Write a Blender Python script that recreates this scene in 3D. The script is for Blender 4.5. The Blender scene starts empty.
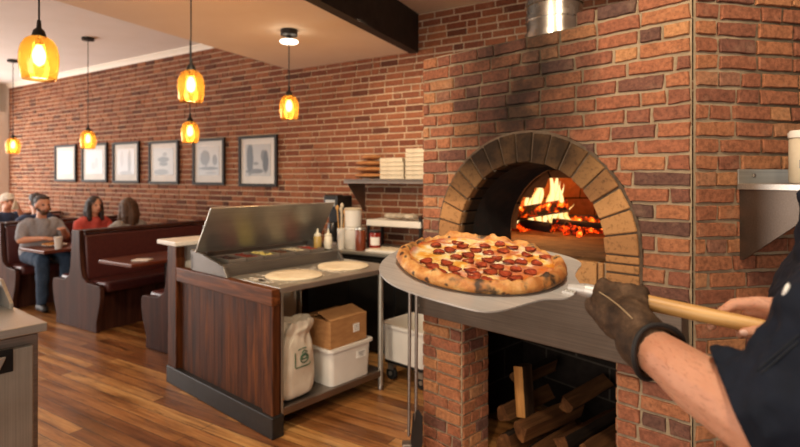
import bpy, bmesh, math, random
from mathutils import Vector, Matrix, Euler, noise
C = bpy.context.scene.collection
PI = math.pi
R = math.radians
rng = random.Random(7)
F_PX = 530.0; HOR = 178.0; EYE = 1.55

def ray(px, py):
    """direction (per metre of depth) of a picture point"""
    return Vector(((px-400)/F_PX, 1.0, -(py-HOR)/F_PX))
def at(px, py, y):
    d = ray(px, py); return Vector((d.x*y, y, EYE+d.z*y))

# ------------------------------------------------------------------ materials
def lin(c):
    if isinstance(c, str):
        c = tuple(int(c[i:i+2], 16)/255 for i in (0, 2, 4))
    return tuple((v/12.92 if v <= .04045 else ((v+.055)/1.055)**2.4) for v in c[:3])+(1.0,)

class NT:
    def __init__(s, name):
        s.m = bpy.data.materials.new(name); s.m.use_nodes = True
        s.t = s.m.node_tree; s.t.nodes.clear()
        s.out = s.n('ShaderNodeOutputMaterial')
    def n(s, typ, **kw):
        nd = s.t.nodes.new(typ)
        for k, v in kw.items():
            if k.startswith('i_'):
                key = k[2:]
                key = int(key) if key.isdigit() else key.replace('_', ' ')
                nd.inputs[key].default_value = v
            else: setattr(nd, k, v)
        return nd
    def l(s, a, b): s.t.links.new(a, b)
    def coords(s, scale=(1, 1, 1), kind='Object', rot=(0, 0, 0)):
        tc = s.n('ShaderNodeTexCoord'); mp = s.n('ShaderNodeMapping')
        mp.inputs['Scale'].default_value = scale; mp.inputs['Rotation'].default_value = rot
        s.l(tc.outputs[kind], mp.inputs['Vector']); return mp.outputs['Vector']
    def noise(s, vec, scale, detail=4, rough=.55, dist=0):
        nd = s.n('ShaderNodeTexNoise'); nd.inputs['Scale'].default_value = scale
        nd.inputs['Detail'].default_value = detail; nd.inputs['Roughness'].default_value = rough
        nd.inputs['Distortion'].default_value = dist
        if vec is not None: s.l(vec, nd.inputs['Vector'])
        return nd.outputs['Fac']
    def ramp(s, fac, stops, interp='LINEAR'):
        nd = s.n('ShaderNodeValToRGB'); nd.color_ramp.interpolation = interp
        el = nd.color_ramp.elements
        while len(el) < len(stops): el.new(.5)
        for e, (p, c) in zip(el, stops):
            e.position = p
            e.color = lin(c) if isinstance(c, str) else ((c, c, c, 1) if isinstance(c, (int, float)) else c)
        s.l(fac, nd.inputs['Fac']); return nd.outputs['Color']
    def mix(s, a, b, fac, mode='MIX'):
        nd = s.n('ShaderNodeMix', data_type='RGBA', blend_type=mode)
        for v, i in ((fac, 0), (a, 6), (b, 7)):
            if hasattr(v, 'links') or hasattr(v, 'is_linked'): s.l(v, nd.inputs[i])
            elif isinstance(v, str): nd.inputs[i].default_value = lin(v)
            else: nd.inputs[i].default_value = v
        return nd.outputs[2]
    def math(s, op, a, b=0.0, c=None):
        nd = s.n('ShaderNodeMath', operation=op)
        for v, i in ((a, 0), (b, 1), (c, 2)):
            if v is None: continue
            if hasattr(v, 'is_linked'): s.l(v, nd.inputs[i])
            else: nd.inputs[i].default_value = v
        return nd.outputs[0]
    def pbr(s, color, rough=.5, metal=0, bump=None, bstr=.3, bdist=.01, spec=None, **kw):
        p = s.n('ShaderNodeBsdfPrincipled')
        for v, k in ((color, 'Base Color'), (rough, 'Roughness'), (metal, 'Metallic')):
            if hasattr(v, 'is_linked'): s.l(v, p.inputs[k])
            elif isinstance(v, str): p.inputs[k].default_value = lin(v)
            else: p.inputs[k].default_value = v
        if spec is not None: p.inputs['Specular IOR Level'].default_value = spec
        for k, v in kw.items():
            k = k.replace('_', ' ')
            if hasattr(v, 'is_linked'): s.l(v, p.inputs[k])
            else: p.inputs[k].default_value = v
        if bump is not None:
            b = s.n('ShaderNodeBump'); b.inputs['Strength'].default_value = bstr; b.inputs['Distance'].default_value = bdist
            s.l(bump, b.inputs['Height']); s.l(b.outputs[0], p.inputs['Normal'])
        s.l(p.outputs[0], s.out.inputs['Surface']); return p

def simple(name, c1, c2=None, rough=.5, metal=0, scale=8, stretch=(1, 1, 1), bump=0, bdist=.003, lo=.3, hi=.7, detail=5, spec=None, **kw):
    m = NT(name); v = m.coords(stretch); f = m.noise(v, scale, detail)
    col = m.ramp(f, [(lo, c1), (hi, c2 or c1)])
    m.pbr(col, rough, metal, bump=f if bump else None, bstr=bump, bdist=bdist, spec=spec, **kw)
    return m.m

M = {}
def smoke(m, v, col):
    """a smoke stain on the masonry above the oven mouth: local x along the face, z up"""
    sx = m.n('ShaderNodeSeparateXYZ'); m.l(v, sx.inputs[0])
    dx = m.math('MULTIPLY', m.math('SUBTRACT', sx.outputs[0], .63), 2.3)
    g = m.math('SUBTRACT', 1.0, m.math('MULTIPLY', dx, dx))
    gz = m.math('MINIMUM', m.math('MAXIMUM', m.math('MULTIPLY', m.math('SUBTRACT', sx.outputs[2], 1.52), 3.6), 0), 1)
    k = m.math('MULTIPLY', m.math('MAXIMUM', g, 0), gz)
    k = m.math('MULTIPLY', k, m.ramp(m.noise(v, 3.6, 5, .65), [(.32, .40), (.58, 1.0)]))
    return m.mix(col, '140d0a', m.math('MULTIPLY', m.math('POWER', k, .6), .93))
def brick_mat(name, palette, soot=False, dirt=.35):
    m = NT(name)
    at_ = m.n('ShaderNodeAttribute', attribute_name='rnd')
    col = m.ramp(at_.outputs['Fac'], palette)
    v = m.coords()
    n1 = m.noise(v, 9, 6, .65); n2 = m.noise(v, 60, 4, .6); n3 = m.noise(v, 2.2, 3)
    col = m.mix(col, m.ramp(n2, [(.3, .35), (.62, 1.0)]), dirt, 'MULTIPLY')
    col = m.mix(col, 'b8977a', m.ramp(n1, [(.56, 0.0), (.80, .30)]))
    n4 = m.noise(v, 130, 3, .6); col = m.mix(col, '241410', m.ramp(n4, [(.64, 0.0), (.72, .6)]))
    col = m.mix(col, '3a2018', m.ramp(n3, [(.55, 0.0), (.85, .4)]))
    if soot: col = smoke(m, v, col)
    h = m.math('ADD', m.math('MULTIPLY', n2, .5), n1)
    m.pbr(col, .88, 0, bump=h, bstr=.55, bdist=.006, spec=.25)
    return m.m
M['brick_wall'] = brick_mat('wall brick', [(0, '5a3527'), (.15, '78442f'), (.5, '8a5238'), (.85, '985f40'), (1, '7a4c3a')], dirt=.5)
M['brick_oven'] = brick_mat('oven brick', [(0, '5c443c'), (.10, '7e5040'), (.3, '925a42'), (.6, '9e6346'), (.8, 'a86e4b'), (.94, 'b58056'), (1, '8a5e4c')], soot=True, dirt=.75)
M['brick_side'] = brick_mat('side brick', [(0, '5c443c'), (.10, '7e5040'), (.3, '905941'), (.6, '9a6146'), (.8, 'a66c4a'), (.94, 'b47e56'), (1, '8a5e4c')], dirt=.75)
M['arch'] = None
def mortar(name, a, b, soot=False):
    m = NT(name); v = m.coords(); n = m.noise(v, 30, 6, .7); n2 = m.noise(v, 3, 3)
    c = m.mix(m.ramp(n, [(.3, a), (.7, b)]), '54392a', m.ramp(n2, [(.5, 0.0), (.8, .55)]))
    if soot: c = smoke(m, v, c)
    m.pbr(c, .95, bump=n, bstr=.6, bdist=.006, spec=.1); return m.m
M['mortar'] = mortar('sandy mortar', '8c7860', 'a8947a', True)
M['mortar_dark'] = mortar('smoked mortar', '4a3d32', '6a5a4a')
M['mortar_wall'] = mortar('wall mortar', 'b0987e', 'c8b094')
def arch_mat():
    m = NT('tan firebrick'); a = m.n('ShaderNodeAttribute', attribute_name='rnd')
    v = m.coords(); n = m.noise(v, 45, 5, .65); n1 = m.noise(v, 6, 5, .6)
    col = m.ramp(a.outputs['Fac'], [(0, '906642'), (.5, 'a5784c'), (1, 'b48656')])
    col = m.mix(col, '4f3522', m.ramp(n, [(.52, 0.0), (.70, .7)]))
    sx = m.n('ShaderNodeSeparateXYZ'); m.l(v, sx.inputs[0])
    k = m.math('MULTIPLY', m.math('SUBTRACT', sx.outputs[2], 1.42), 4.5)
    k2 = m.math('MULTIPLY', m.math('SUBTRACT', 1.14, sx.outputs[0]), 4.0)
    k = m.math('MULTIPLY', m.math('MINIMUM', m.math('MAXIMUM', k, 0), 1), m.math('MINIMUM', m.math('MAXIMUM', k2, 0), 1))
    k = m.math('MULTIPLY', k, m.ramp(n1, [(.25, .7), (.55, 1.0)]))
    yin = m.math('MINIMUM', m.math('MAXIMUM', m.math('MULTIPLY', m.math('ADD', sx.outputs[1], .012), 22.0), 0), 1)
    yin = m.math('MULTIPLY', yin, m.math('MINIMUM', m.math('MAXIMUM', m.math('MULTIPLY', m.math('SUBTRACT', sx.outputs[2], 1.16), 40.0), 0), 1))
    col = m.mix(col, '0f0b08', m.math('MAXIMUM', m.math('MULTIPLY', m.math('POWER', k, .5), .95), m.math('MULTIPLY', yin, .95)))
    m.pbr(col, .9, bump=n, bstr=.5, bdist=.005, spec=.2); return m.m
M['arch'] = arch_mat()

def wood(name, dark, midc, light, axis=0, scale=1.0, rough=.45, spec=.4, ring=9):
    m = NT(name); st = [22*scale]*3; st[axis] = 1.6*scale
    v = m.coords(tuple(st)); n = m.noise(v, 1.0, 6, .65, .6)
    v2 = m.coords(tuple(x*4 for x in st)); n2 = m.noise(v2, 1.0, 3)
    col = m.ramp(n, [(.28, dark), (.5, midc), (.72, light)])
    col = m.mix(col, m.ramp(n2, [(.3, .55), (.6, 1.0)]), .6, 'MULTIPLY')
    m.pbr(col, rough, bump=n2, bstr=.25, bdist=.002, spec=spec); return m.m
M['counter_wood'] = wood('dark stained pine', '1c0d06', '532c16', '854d28', 2, 1.0, .5, .22)
M['counter_rail'] = wood('dark stained rail', '2a150a', '643619', '92552e', 1, 1.0, .45, .28)
M['booth_wood'] = wood('booth laminate', '2c1712', '46281e', '5e382b', 2, .8, .5, .2)
M['table_wood'] = wood('table laminate', '4a241a', '6b3626', '7e4632', 1, .8, .3)
M['handle_wood'] = wood('ash handle', 'a8773e', 'cf9d5c', 'e2b878', 0, 1.2, .45)
M['log'] = wood('log bark', '120d0a', '231a14', '382a1f', 0, .8, .9, .1)  # firewood browns darkened: the wood store's shade is in the colour
M['log_cut'] = wood('split log', '3c2514', '5a3a22', '7c5330', 0, .8, .85, .1)  # cut faces darkened likewise for the unlit store
M['char'] = simple('charred log', '070504', '2a1a12', .95, scale=30, bump=.6)
def steel(name, c1, c2, rough, axis=0, metal=1.0):
    m = NT(name); st = [160.0]*3; st[axis] = 2.0
    v = m.coords(tuple(st)); n = m.noise(v, 1.0, 3); v2 = m.coords(); n2 = m.noise(v2, 5, 5, .6)
    col = m.mix(m.ramp(n, [(.3, c1), (.7, c2)]), m.ramp(n2, [(.3, .72), (.65, 1.0)]), .6, 'MULTIPLY')
    r = m.math('ADD', m.math('MULTIPLY', n2, .22), rough-.08)
    m.pbr(col, r, metal, bump=n, bstr=.05, bdist=.001); return m.m
M['steel'] = steel('brushed steel', 'bcb8ae', 'd0ccc2', .36, 0, .85)
M['steel_v'] = steel('brushed steel upright', 'aeaa9e', 'c0bcb0', .38, 2, .75)
M['steel_dark'] = steel('worn steel', '8a8078', 'a69a90', .42)
M['steel_fascia'] = steel('aged oven steel', '6c6056', '7c6e62', .42, 0, .9)
M['peel_metal'] = steel('worn aluminium', 'c0bab2', 'd6d1ca', .42, 0, .45)
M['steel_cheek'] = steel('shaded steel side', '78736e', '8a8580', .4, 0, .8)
M['pipe'] = steel('galvanised pipe', 'c8c0b4', 'e4ddd0', .22, 2)
M['black_metal'] = simple('black metal', '141210', '1d1a18', .45, .3)
M['black_base'] = simple('black base board', '161513', '22201e', .45, scale=20)
M['rubber'] = simple('black rubber', '111111', '1a1a1a', .7)
M['soot'] = simple('soot brick', '0b0806', '1e130c', .95, scale=14, bump=.7, bdist=.01)
def block_mat(name, a, b, mo, w, h, rough=.95):
    m = NT(name); v = m.coords()
    sx = m.n('ShaderNodeSeparateXYZ'); m.l(v, sx.inputs[0]); cb = m.n('ShaderNodeCombineXYZ')
    m.l(m.math('ADD', sx.outputs[0], m.math('MULTIPLY', sx.outputs[1], 1.0)), cb.inputs[0]); m.l(sx.outputs[2], cb.inputs[1])
    b_ = m.n('ShaderNodeTexBrick'); m.l(cb.outputs[0], b_.inputs['Vector'])
    b_.inputs['Scale'].default_value = 1; b_.inputs['Brick Width'].default_value = w; b_.inputs['Row Height'].default_value = h
    b_.inputs['Mortar Size'].default_value = .006; b_.inputs['Mortar Smooth'].default_value = .3
    b_.inputs['Color1'].default_value = lin(a); b_.inputs['Color2'].default_value = lin(b); b_.inputs['Mortar'].default_value = lin(mo)
    n = m.noise(v, 25, 5); col = m.mix(b_.outputs['Color'], m.ramp(n, [(.3, .5), (.65, 1.0)]), .6, 'MULTIPLY')
    m.pbr(col, rough, bump=n, bstr=.5, bdist=.01, spec=.1); return m.m
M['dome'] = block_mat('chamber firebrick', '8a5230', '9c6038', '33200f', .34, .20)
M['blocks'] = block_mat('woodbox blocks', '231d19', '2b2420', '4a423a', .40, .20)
M['hearth'] = simple('hearth tile', '4a3524', '806040', .85, scale=9, bump=.3)
def emit_mat(name, stops, strength, scale, detail=4):
    m = NT(name); v = m.coords(); f = m.noise(v, scale, detail, .6)
    c = m.ramp(f, stops); p = m.pbr('1a0d06', .95)
    m.l(c, p.inputs['Emission Color']); p.inputs['Emission Strength'].default_value = strength
    return m.m
M['ember'] = emit_mat('glowing embers', [(.40, '000000'), (.50, '5a0a00'), (.60, 'e83a06'), (.74, 'ffa038')], 3.6, 17)
M['burning'] = emit_mat('burning log face', [(.48, '000000'), (.57, '7a1800'), (.66, 'ff6a10'), (.8, 'ffd080')], 4, 22)
def flame():
    m = NT('flame'); lw = m.n('ShaderNodeLayerWeight'); lw.inputs[0].default_value = .35
    v = m.coords((1, 1, .5)); n = m.noise(v, 9, 3)
    f = m.math('ADD', m.math('MULTIPLY', lw.outputs['Facing'], .9), m.math('MULTIPLY', m.math('SUBTRACT', n, .5), .7))
    col = m.ramp(f, [(0, 'ffe6a0'), (.3, 'ffc464'), (.55, 'ff8a28'), (.85, 'e04a08')])
    e = m.n('ShaderNodeEmission'); m.l(col, e.inputs[0]); e.inputs[1].default_value = 1.5
    t = m.n('ShaderNodeBsdfTransparent'); mx = m.n('ShaderNodeMixShader')
    m.l(m.ramp(f, [(.25, .05), (.8, .9)]), mx.inputs[0]); m.l(e.outputs[0], mx.inputs[1]); m.l(t.outputs[0], mx.inputs[2])
    m.l(mx.outputs[0], m.out.inputs['Surface']); return m.m
M['flame'] = flame()
def floor_mat():
    m = NT('plank floor'); v = m.coords()
    b = m.n('ShaderNodeTexBrick', offset=.37, offset_frequency=2, squash=1.0); m.l(v, b.inputs['Vector'])
    b.inputs['Scale'].default_value = 1; b.inputs['Brick Width'].default_value = 1.7; b.inputs['Row Height'].default_value = .092
    b.inputs['Mortar Size'].default_value = .0022; b.inputs['Mortar Smooth'].default_value = .1; b.inputs['Bias'].default_value = 0
    b.inputs['Color1'].default_value = (0, 0, 0, 1); b.inputs['Color2'].default_value = (1, 1, 1, 1); b.inputs['Mortar'].default_value = (.5, .5, .5, 1)
    tone = m.ramp(b.outputs['Color'], [(0, '865632'), (.35, 'a87444'), (.7, 'c28e56'), (1, 'd2a468')])
    vg = m.coords((1.6, 34, 1)); g = m.noise(vg, 1.0, 6, .7, .8)
    vb = m.coords((1.1, 7, 1)); bl = m.noise(vb, 1.2, 5, .65)
    kn = m.noise(m.coords((2.2, 9, 1)), 1.6, 4)
    col = m.mix(tone, m.ramp(g, [(.3, '6a4830'), (.46, 'e0c6a6'), (.6, 'ffffff')]), .75, 'MULTIPLY')
    col = m.mix(col, m.ramp(bl, [(.32, '6a4630'), (.55, 'ffffff')]), .7, 'MULTIPLY')
    col = m.mix(col, '24140d', m.ramp(kn, [(.62, 0.0), (.74, .7)]))
    col = m.mix(col, '150b07', b.outputs['Fac'])
    r = m.math('ADD', .22, m.math('MULTIPLY', bl, .22))
    m.pbr(col, r, bump=m.math('ADD', m.math('MULTIPLY', g, .4), m.math('MULTIPLY', b.outputs['Fac'], -1.0)), bstr=.35, bdist=.003, spec=.5)
    return m.m
M['floor'] = floor_mat()
M['ceiling'] = simple('white ceiling paint', 'efe6de', 'f4ece6', .9, scale=3)
M['soffit'] = simple('cream soffit paint', 'ecd8c2', 'f0deca', .9, scale=3)
M['ceiling_warm'] = simple('warm white paint', 'e2cbb2', 'e8d2ba', .9, scale=3)
M['cream'] = simple('cream trim paint', 'eadfce', 'f0e6d8', .6, scale=4)
M['beam'] = wood('dark painted beam', '1d1917', '2a2421', '37302b', 0, .5, .6)
M['vinyl'] = simple('maroon vinyl', '4a2321', '5a2e2a', .34, scale=40, bump=.1)
M['white_top'] = simple('white counter cap', 'ded5c8', 'e8e0d4', .35, scale=10)
M['white_paint'] = simple('white painted board', 'd8d0c4', 'e0d8cc', .6, scale=6)
M['white_plastic'] = simple('white plastic', 'dcd6cc', 'e6e0d6', .4, scale=6)
M['cardboard'] = simple('brown cardboard', '9a6a3e', 'b0804e', .85, scale=12, stretch=(1, 1, 4))
M['card_white'] = simple('white pizza box card', 'c2b298', 'd2c3aa', .8, scale=15)
M['paper'] = simple('white paper label', 'e6e2da', 'eeeae2', .7)
M['ink'] = simple('grey print', '7a7672', '8a8682', .7)
M['sack'] = simple('cream flour sack paper', 'cfc0aa', 'e2d5c2', .85, scale=9, bump=.35, bdist=.006)
M['green_ink'] = simple('green print', '3c5a40', '4a6a4c', .8)
M['dough'] = simple('floured dough', 'd9c7a6', 'eadcc2', .8, scale=14, bump=.2)
M['flour'] = simple('scattered flour', 'e8e2d6', 'f0ebe2', .95)
M['squeeze'] = simple('clear squeeze plastic', 'd8cfb8', 'e4dcc8', .35, scale=5)
M['oil'] = simple('olive oil in bottle', 'a88a48', 'bda060', .3)
M['amber_jar'] = simple('spice jar', '6e3420', '8a4428', .3)
M['sauce_jar'] = simple('red sauce jar', '7a1e16', '942a1e', .25)
M['bread'] = simple('brown baked loaf', '8a5430', 'b07844', .8, scale=12, bump=.3)
M['coffee'] = simple('black appliance', '141312', '201e1c', .3)
M['towel'] = simple('folded cloth', '9a8c7a', 'c4b6a2', .95, scale=14, bump=.3)
M['skin'] = simple('skin', 'cf9170', 'dca384', .5, scale=14, bump=.12, bdist=.002, Subsurface_Weight=.08)
M['skin_arm'] = None
def arm_skin():
    m = NT('forearm skin'); v = m.coords(); n = m.noise(v, 9, 4); h = m.noise(m.coords((1, 1, 1)), 220, 4, .7)
    col = m.ramp(n, [(.3, 'b97f60'), (.7, 'cf987a')])
    v3 = m.coords((260, 60, 260)); hh = m.noise(v3, 1, 3, .6)
    col = m.mix(col, '8a5438', m.ramp(hh, [(.54, 0.0), (.68, .5)]))
    m.pbr(col, .6, bump=h, bstr=.15, bdist=.001, Subsurface_Weight=.08); return m.m
M['skin_arm'] = arm_skin()
M['nail'] = simple('fingernail', 'dcae98', 'e4baa6', .3)
M['navy'] = simple('navy chef jacket cloth', '0e121b', '171c28', .85, scale=18, bump=.25, bdist=.004, spec=.2)
M['stitch'] = simple('navy seam', '0f1218', '151a22', .9)
def leather():
    m = NT('brown suede leather'); v = m.coords(); n = m.noise(v, 22, 6, .7); n2 = m.noise(v, 140, 3)
    col = m.ramp(n, [(.3, '22170f'), (.52, '463221'), (.75, '6c523c')])
    m.pbr(col, .8, bump=m.math('ADD', n, m.math('MULTIPLY', n2, .5)), bstr=.4, bdist=.004, spec=.25); return m.m
M['leather'] = leather()
M['leather_trim'] = simple('dark leather binding', '120d0a', '1e1612', .7, scale=30, bump=.2)
M['thread'] = simple('tan stitching', '9a7f5c', 'ae9470', .8)
M['jeans'] = simple('blue denim', '2c3e54', '3c5068', .9, scale=40, bump=.2)
M['polo'] = simple('grey polo knit', '96979c', 'a8a9ae', .9, scale=40, bump=.15)
M['red_top'] = simple('coral red top', 'c04840', 'd05c50', .85, scale=30)
M['grey_top'] = simple('pale grey top', '9a9690', 'aaa6a0', .9, scale=30)
M['navy_top'] = simple('dark blue top', '2e3a54', '3c4862', .9, scale=30)
M['hair_dark'] = simple('dark brown hair', '1e1410', '3a281e', .6, scale=30, stretch=(1, 1, .2), bump=.5)
M['hair_brown'] = simple('brown hair', '3c281a', '6a4a32', .6, scale=40, stretch=(1, 1, .15), bump=.5)
M['cap_cloth'] = simple('pale cap', 'd0c6b6', 'dcd2c4', .9)
M['eye'] = simple('eye', '2a1c14', '2a1c14', .2)
M['lip'] = simple('lip', 'a05a4a', 'a8624f', .5)
M['food'] = simple('pizza slice', 'b05a28', 'd8a850', .6, scale=40, bump=.3)
M['plate'] = simple('white china', 'e4ded4', 'ece6dc', .25)
M['leaf'] = simple('green leaf', '3e5e30', '5a7c44', .6)
M['shoe'] = simple('dark shoe', '1a1614', '2a2420', .5)
M['frame'] = simple('dark grey frame', '26221f', '322d2a', .6, scale=20, spec=.2)
M['matboard'] = simple('white mat board', 'c8c5c0', 'd0cdc8', .8)
def glass_amber():
    m = NT('amber glass'); t = m.n('ShaderNodeBsdfTransparent'); t.inputs[0].default_value = lin('f5d9a0')
    tl = m.n('ShaderNodeBsdfTranslucent'); tl.inputs[0].default_value = lin('d8a458')
    g = m.n('ShaderNodeBsdfGlossy'); g.inputs[0].default_value = (1, .9, .75, 1); g.inputs[1].default_value = .06
    lw = m.n('ShaderNodeLayerWeight'); lw.inputs[0].default_value = .3
    a = m.n('ShaderNodeMixShader'); a.inputs[0].default_value = .10; m.l(t.outputs[0], a.inputs[1]); m.l(tl.outputs[0], a.inputs[2])
    b = m.n('ShaderNodeMixShader'); m.l(m.ramp(lw.outputs['Facing'], [(.3, .03), (1, .35)]), b.inputs[0])
    m.l(a.outputs[0], b.inputs[1]); m.l(g.outputs[0], b.inputs[2]); m.l(b.outputs[0], m.out.inputs['Surface']); return m.m
M['amber_glass'] = glass_amber()
def lamp(name, c, s):
    m = NT(name); e = m.n('ShaderNodeEmission'); e.inputs[0].default_value = lin(c); e.inputs[1].default_value = s
    m.l(e.outputs[0], m.out.inputs['Surface']); return m.m
M['bulb'] = lamp('glowing bulb', 'ffe9c0', 20)
M['led'] = lamp('lit diffuser', 'ffedd0', 5)
def print_mat(name, blobs, base='d4d4d6', ground=.32):
    """a faded black and white landscape photograph: soft dark masses in the sheet's own coordinates"""
    m = NT(name); v = m.coords(); sx = m.n('ShaderNodeSeparateXYZ'); m.l(v, sx.inputs[0])
    w = m.math('MULTIPLY', m.math('SUBTRACT', m.noise(v, 14, 5, .7), .5), .9)
    tot = None
    for (cx, cz, rx, rz, d) in blobs:
        ax = m.math('DIVIDE', m.math('SUBTRACT', sx.outputs[0], cx), rx); az = m.math('DIVIDE', m.math('SUBTRACT', sx.outputs[2], cz), rz)
        q = m.math('ADD', m.math('ADD', m.math('MULTIPLY', ax, ax), m.math('MULTIPLY', az, az)), w)
        k = m.math('MULTIPLY', m.math('MINIMUM', m.math('MAXIMUM', m.math('MULTIPLY', m.math('SUBTRACT', 1.2, q), 1.8), 0), 1), d)
        tot = k if tot is None else m.math('MAXIMUM', tot, k)
    c = m.mix(base, '26272b', tot)
    m.pbr(c, .35, spec=.3); return m.m

# ------------------------------------------------------------------ mesh helpers
def new(): return bmesh.new()
def setmi(faces, mi):
    for f in faces: f.material_index = mi
def basis(z):
    z = Vector(z).normalized(); t = Vector((0, 0, 1)) if abs(z.z) < .95 else Vector((1, 0, 0))
    x = t.cross(z).normalized(); y = z.cross(x); return x, y, z
def box(bm, c, s, rz=0, mi=0, rot=None):
    m = Matrix.Translation(c) @ (rot.to_matrix().to_4x4() if rot is not None else Matrix.Rotation(rz, 4, 'Z')) @ Matrix.Diagonal((s[0], s[1], s[2], 1))
    r = bmesh.ops.create_cube(bm, size=1, matrix=m)
    setmi({f for v in r['verts'] for f in v.link_faces}, mi)
def cone(bm, a, b, r0, r1=None, seg=16, mi=0, caps=True):
    a, b = Vector(a), Vector(b); r1 = r0 if r1 is None else r1
    x, y, z = basis(b-a)
    ra = [bm.verts.new(a+(x*math.cos(t)+y*math.sin(t))*r0) for t in [2*PI*i/seg for i in range(seg)]]
    rb = [bm.verts.new(b+(x*math.cos(t)+y*math.sin(t))*r1) for t in [2*PI*i/seg for i in range(seg)]]
    fs = [bm.faces.new((ra[i], ra[(i+1) % seg], rb[(i+1) % seg], rb[i])) for i in range(seg)]
    if caps: fs += [bm.faces.new(ra[::-1]), bm.faces.new(rb)]
    setmi(fs, mi)
def ball(bm, c, r, sub=2, mi=0, rot=None):
    if not hasattr(r, '__len__'): r = (r, r, r)
    m = Matrix.Translation(c) @ (rot.to_matrix().to_4x4() if rot is not None else Matrix()) @ Matrix.Diagonal((r[0], r[1], r[2], 1))
    v = bmesh.ops.create_icosphere(bm, subdivisions=sub, radius=1, matrix=m)['verts']
    setmi({f for q in v for f in q.link_faces}, mi)
def chain(bm, pts, rad, sub=2):
    for i, (p, r) in enumerate(zip(pts, rad)):
        ball(bm, p, r, sub)
        if i: 
            if (Vector(p)-Vector(pts[i-1])).length > 1e-5: cone(bm, pts[i-1], p, rad[i-1], r, 14)
def tube(bm, pts, r, seg=10, mi=0, closed=False):
    pts = [Vector(p) for p in pts]; rings = []; n = len(pts)
    rr = r if hasattr(r, '__len__') else [r]*n
    t0 = None; x = None
    for i, p in enumerate(pts):
        if closed: t = pts[(i+1) % n]-pts[i-1]
        else: t = pts[min(i+1, n-1)]-pts[max(i-1, 0)]
        t.normalize()
        if x is None: x, _, _ = basis(t)
        x = (x-t*x.dot(t)).normalized(); y = t.cross(x)
        rings.append([bm.verts.new(p+(x*math.cos(a)+y*math.sin(a))*rr[i]) for a in [2*PI*k/seg for k in range(seg)]])
    fs = []
    for i in range(n if closed else n-1):
        A, B = rings[i], rings[(i+1) % n]
        fs += [bm.faces.new((A[k], A[(k+1) % seg], B[(k+1) % seg], B[k])) for k in range(seg)]
    if not closed: fs += [bm.faces.new(rings[0][::-1]), bm.faces.new(rings[-1])]
    setmi(fs, mi)
def lathe(bm, prof, seg=32, c=(0, 0, 0), mi=0, cap0=True, cap1=True):
    c = Vector(c); rings = []
    for r, z in prof:
        rings.append([bm.verts.new(c+Vector((r*math.cos(2*PI*k/seg), r*math.sin(2*PI*k/seg), z))) for k in range(seg)])
    fs = []
    for A, B in zip(rings, rings[1:]):
        fs += [bm.faces.new((A[k], A[(k+1) % seg], B[(k+1) % seg], B[k])) for k in range(seg)]
    if cap0: fs.append(bm.faces.new(rings[0][::-1]))
    if cap1: fs.append(bm.faces.new(rings[-1]))
    setmi(fs, mi)
def prism(bm, poly, o, x, y, depth, mi=0):
    """poly (2D, in axes x,y from o) extruded along x cross y by depth"""
    o, x, y = Vector(o), Vector(x), Vector(y); n = x.cross(y).normalized()
    a = [bm.verts.new(o+x*p+y*q) for p, q in poly]; b = [bm.verts.new(v.co+n*depth) for v in a]
    k = len(a); fs = [bm.faces.new((a[i], a[(i+1) % k], b[(i+1) % k], b[i])) for i in range(k)]
    fs += [bm.faces.new(a[::-1]), bm.faces.new(b)]
    setmi(fs, mi)
def quad(bm, *p, mi=0):
    f = bm.faces.new([bm.verts.new(q) for q in p]); f.material_index = mi
def obj(name, bm, mats, parent=None, smooth=None, bevel=0, seg=2, kind=None, normals=True, label=None):
    if normals: bmesh.ops.recalc_face_normals(bm, faces=bm.faces)
    me = bpy.data.meshes.new(name); bm.to_mesh(me); bm.free()
    return meshobj(name, me, mats, parent, smooth, bevel, seg, kind, label)
def meshobj(name, me, mats, parent=None, smooth=None, bevel=0, seg=2, kind=None, label=None):
    o = bpy.data.objects.new(name, me); C.objects.link(o)
    for m in (mats if isinstance(mats, (list, tuple)) else [mats]):
        me.materials.append(M[m] if isinstance(m, str) else m)
    if smooth is not None:
        me.polygons.foreach_set('use_smooth', [True]*len(me.polygons))
        if smooth < 180: me.set_sharp_from_angle(angle=R(smooth))
    if bevel:
        b = o.modifiers.new('bevel', 'BEVEL'); b.width = bevel; b.segments = seg; b.limit_method = 'ANGLE'; b.angle_limit = R(40)
    if parent is not None: o.parent = parent
    if kind: o['kind'] = kind
    if label: o['label'] = label
    return o
def tag(o, label, cat, group=None, kind=None):
    o['label'] = label; o['category'] = cat
    if group: o['group'] = group
    if kind: o['kind'] = kind
    return o
def thing(name, label, cat, loc=(0, 0, 0), rz=0, group=None):
    o = bpy.data.objects.new(name, None); C.objects.link(o); o.location = loc; o.rotation_euler = (0, 0, rz)
    o.empty_display_size = .05
    return tag(o, label, cat, group)
def copy_tree(o, parent=None):
    c = o.copy(); C.objects.link(c)
    if parent is not None: c.parent = parent
    for ch in [k for k in bpy.data.objects if k.parent == o]: copy_tree(ch, c)
    return c
def remesh(bm, voxel, smooth=4, fac=.5):
    me = bpy.data.meshes.new('tmp'); bmesh.ops.recalc_face_normals(bm, faces=bm.faces); bm.to_mesh(me); bm.free()
    o = bpy.data.objects.new('tmp', me); C.objects.link(o)
    r = o.modifiers.new('r', 'REMESH'); r.mode = 'VOXEL'; r.voxel_size = voxel
    if smooth:
        s = o.modifiers.new('s', 'SMOOTH'); s.factor = fac; s.iterations = smooth
    dg = bpy.context.evaluated_depsgraph_get(); dg.update()
    out = bpy.data.meshes.new_from_object(o.evaluated_get(dg))
    bpy.data.objects.remove(o); bpy.data.meshes.remove(me)
    return out
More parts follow.
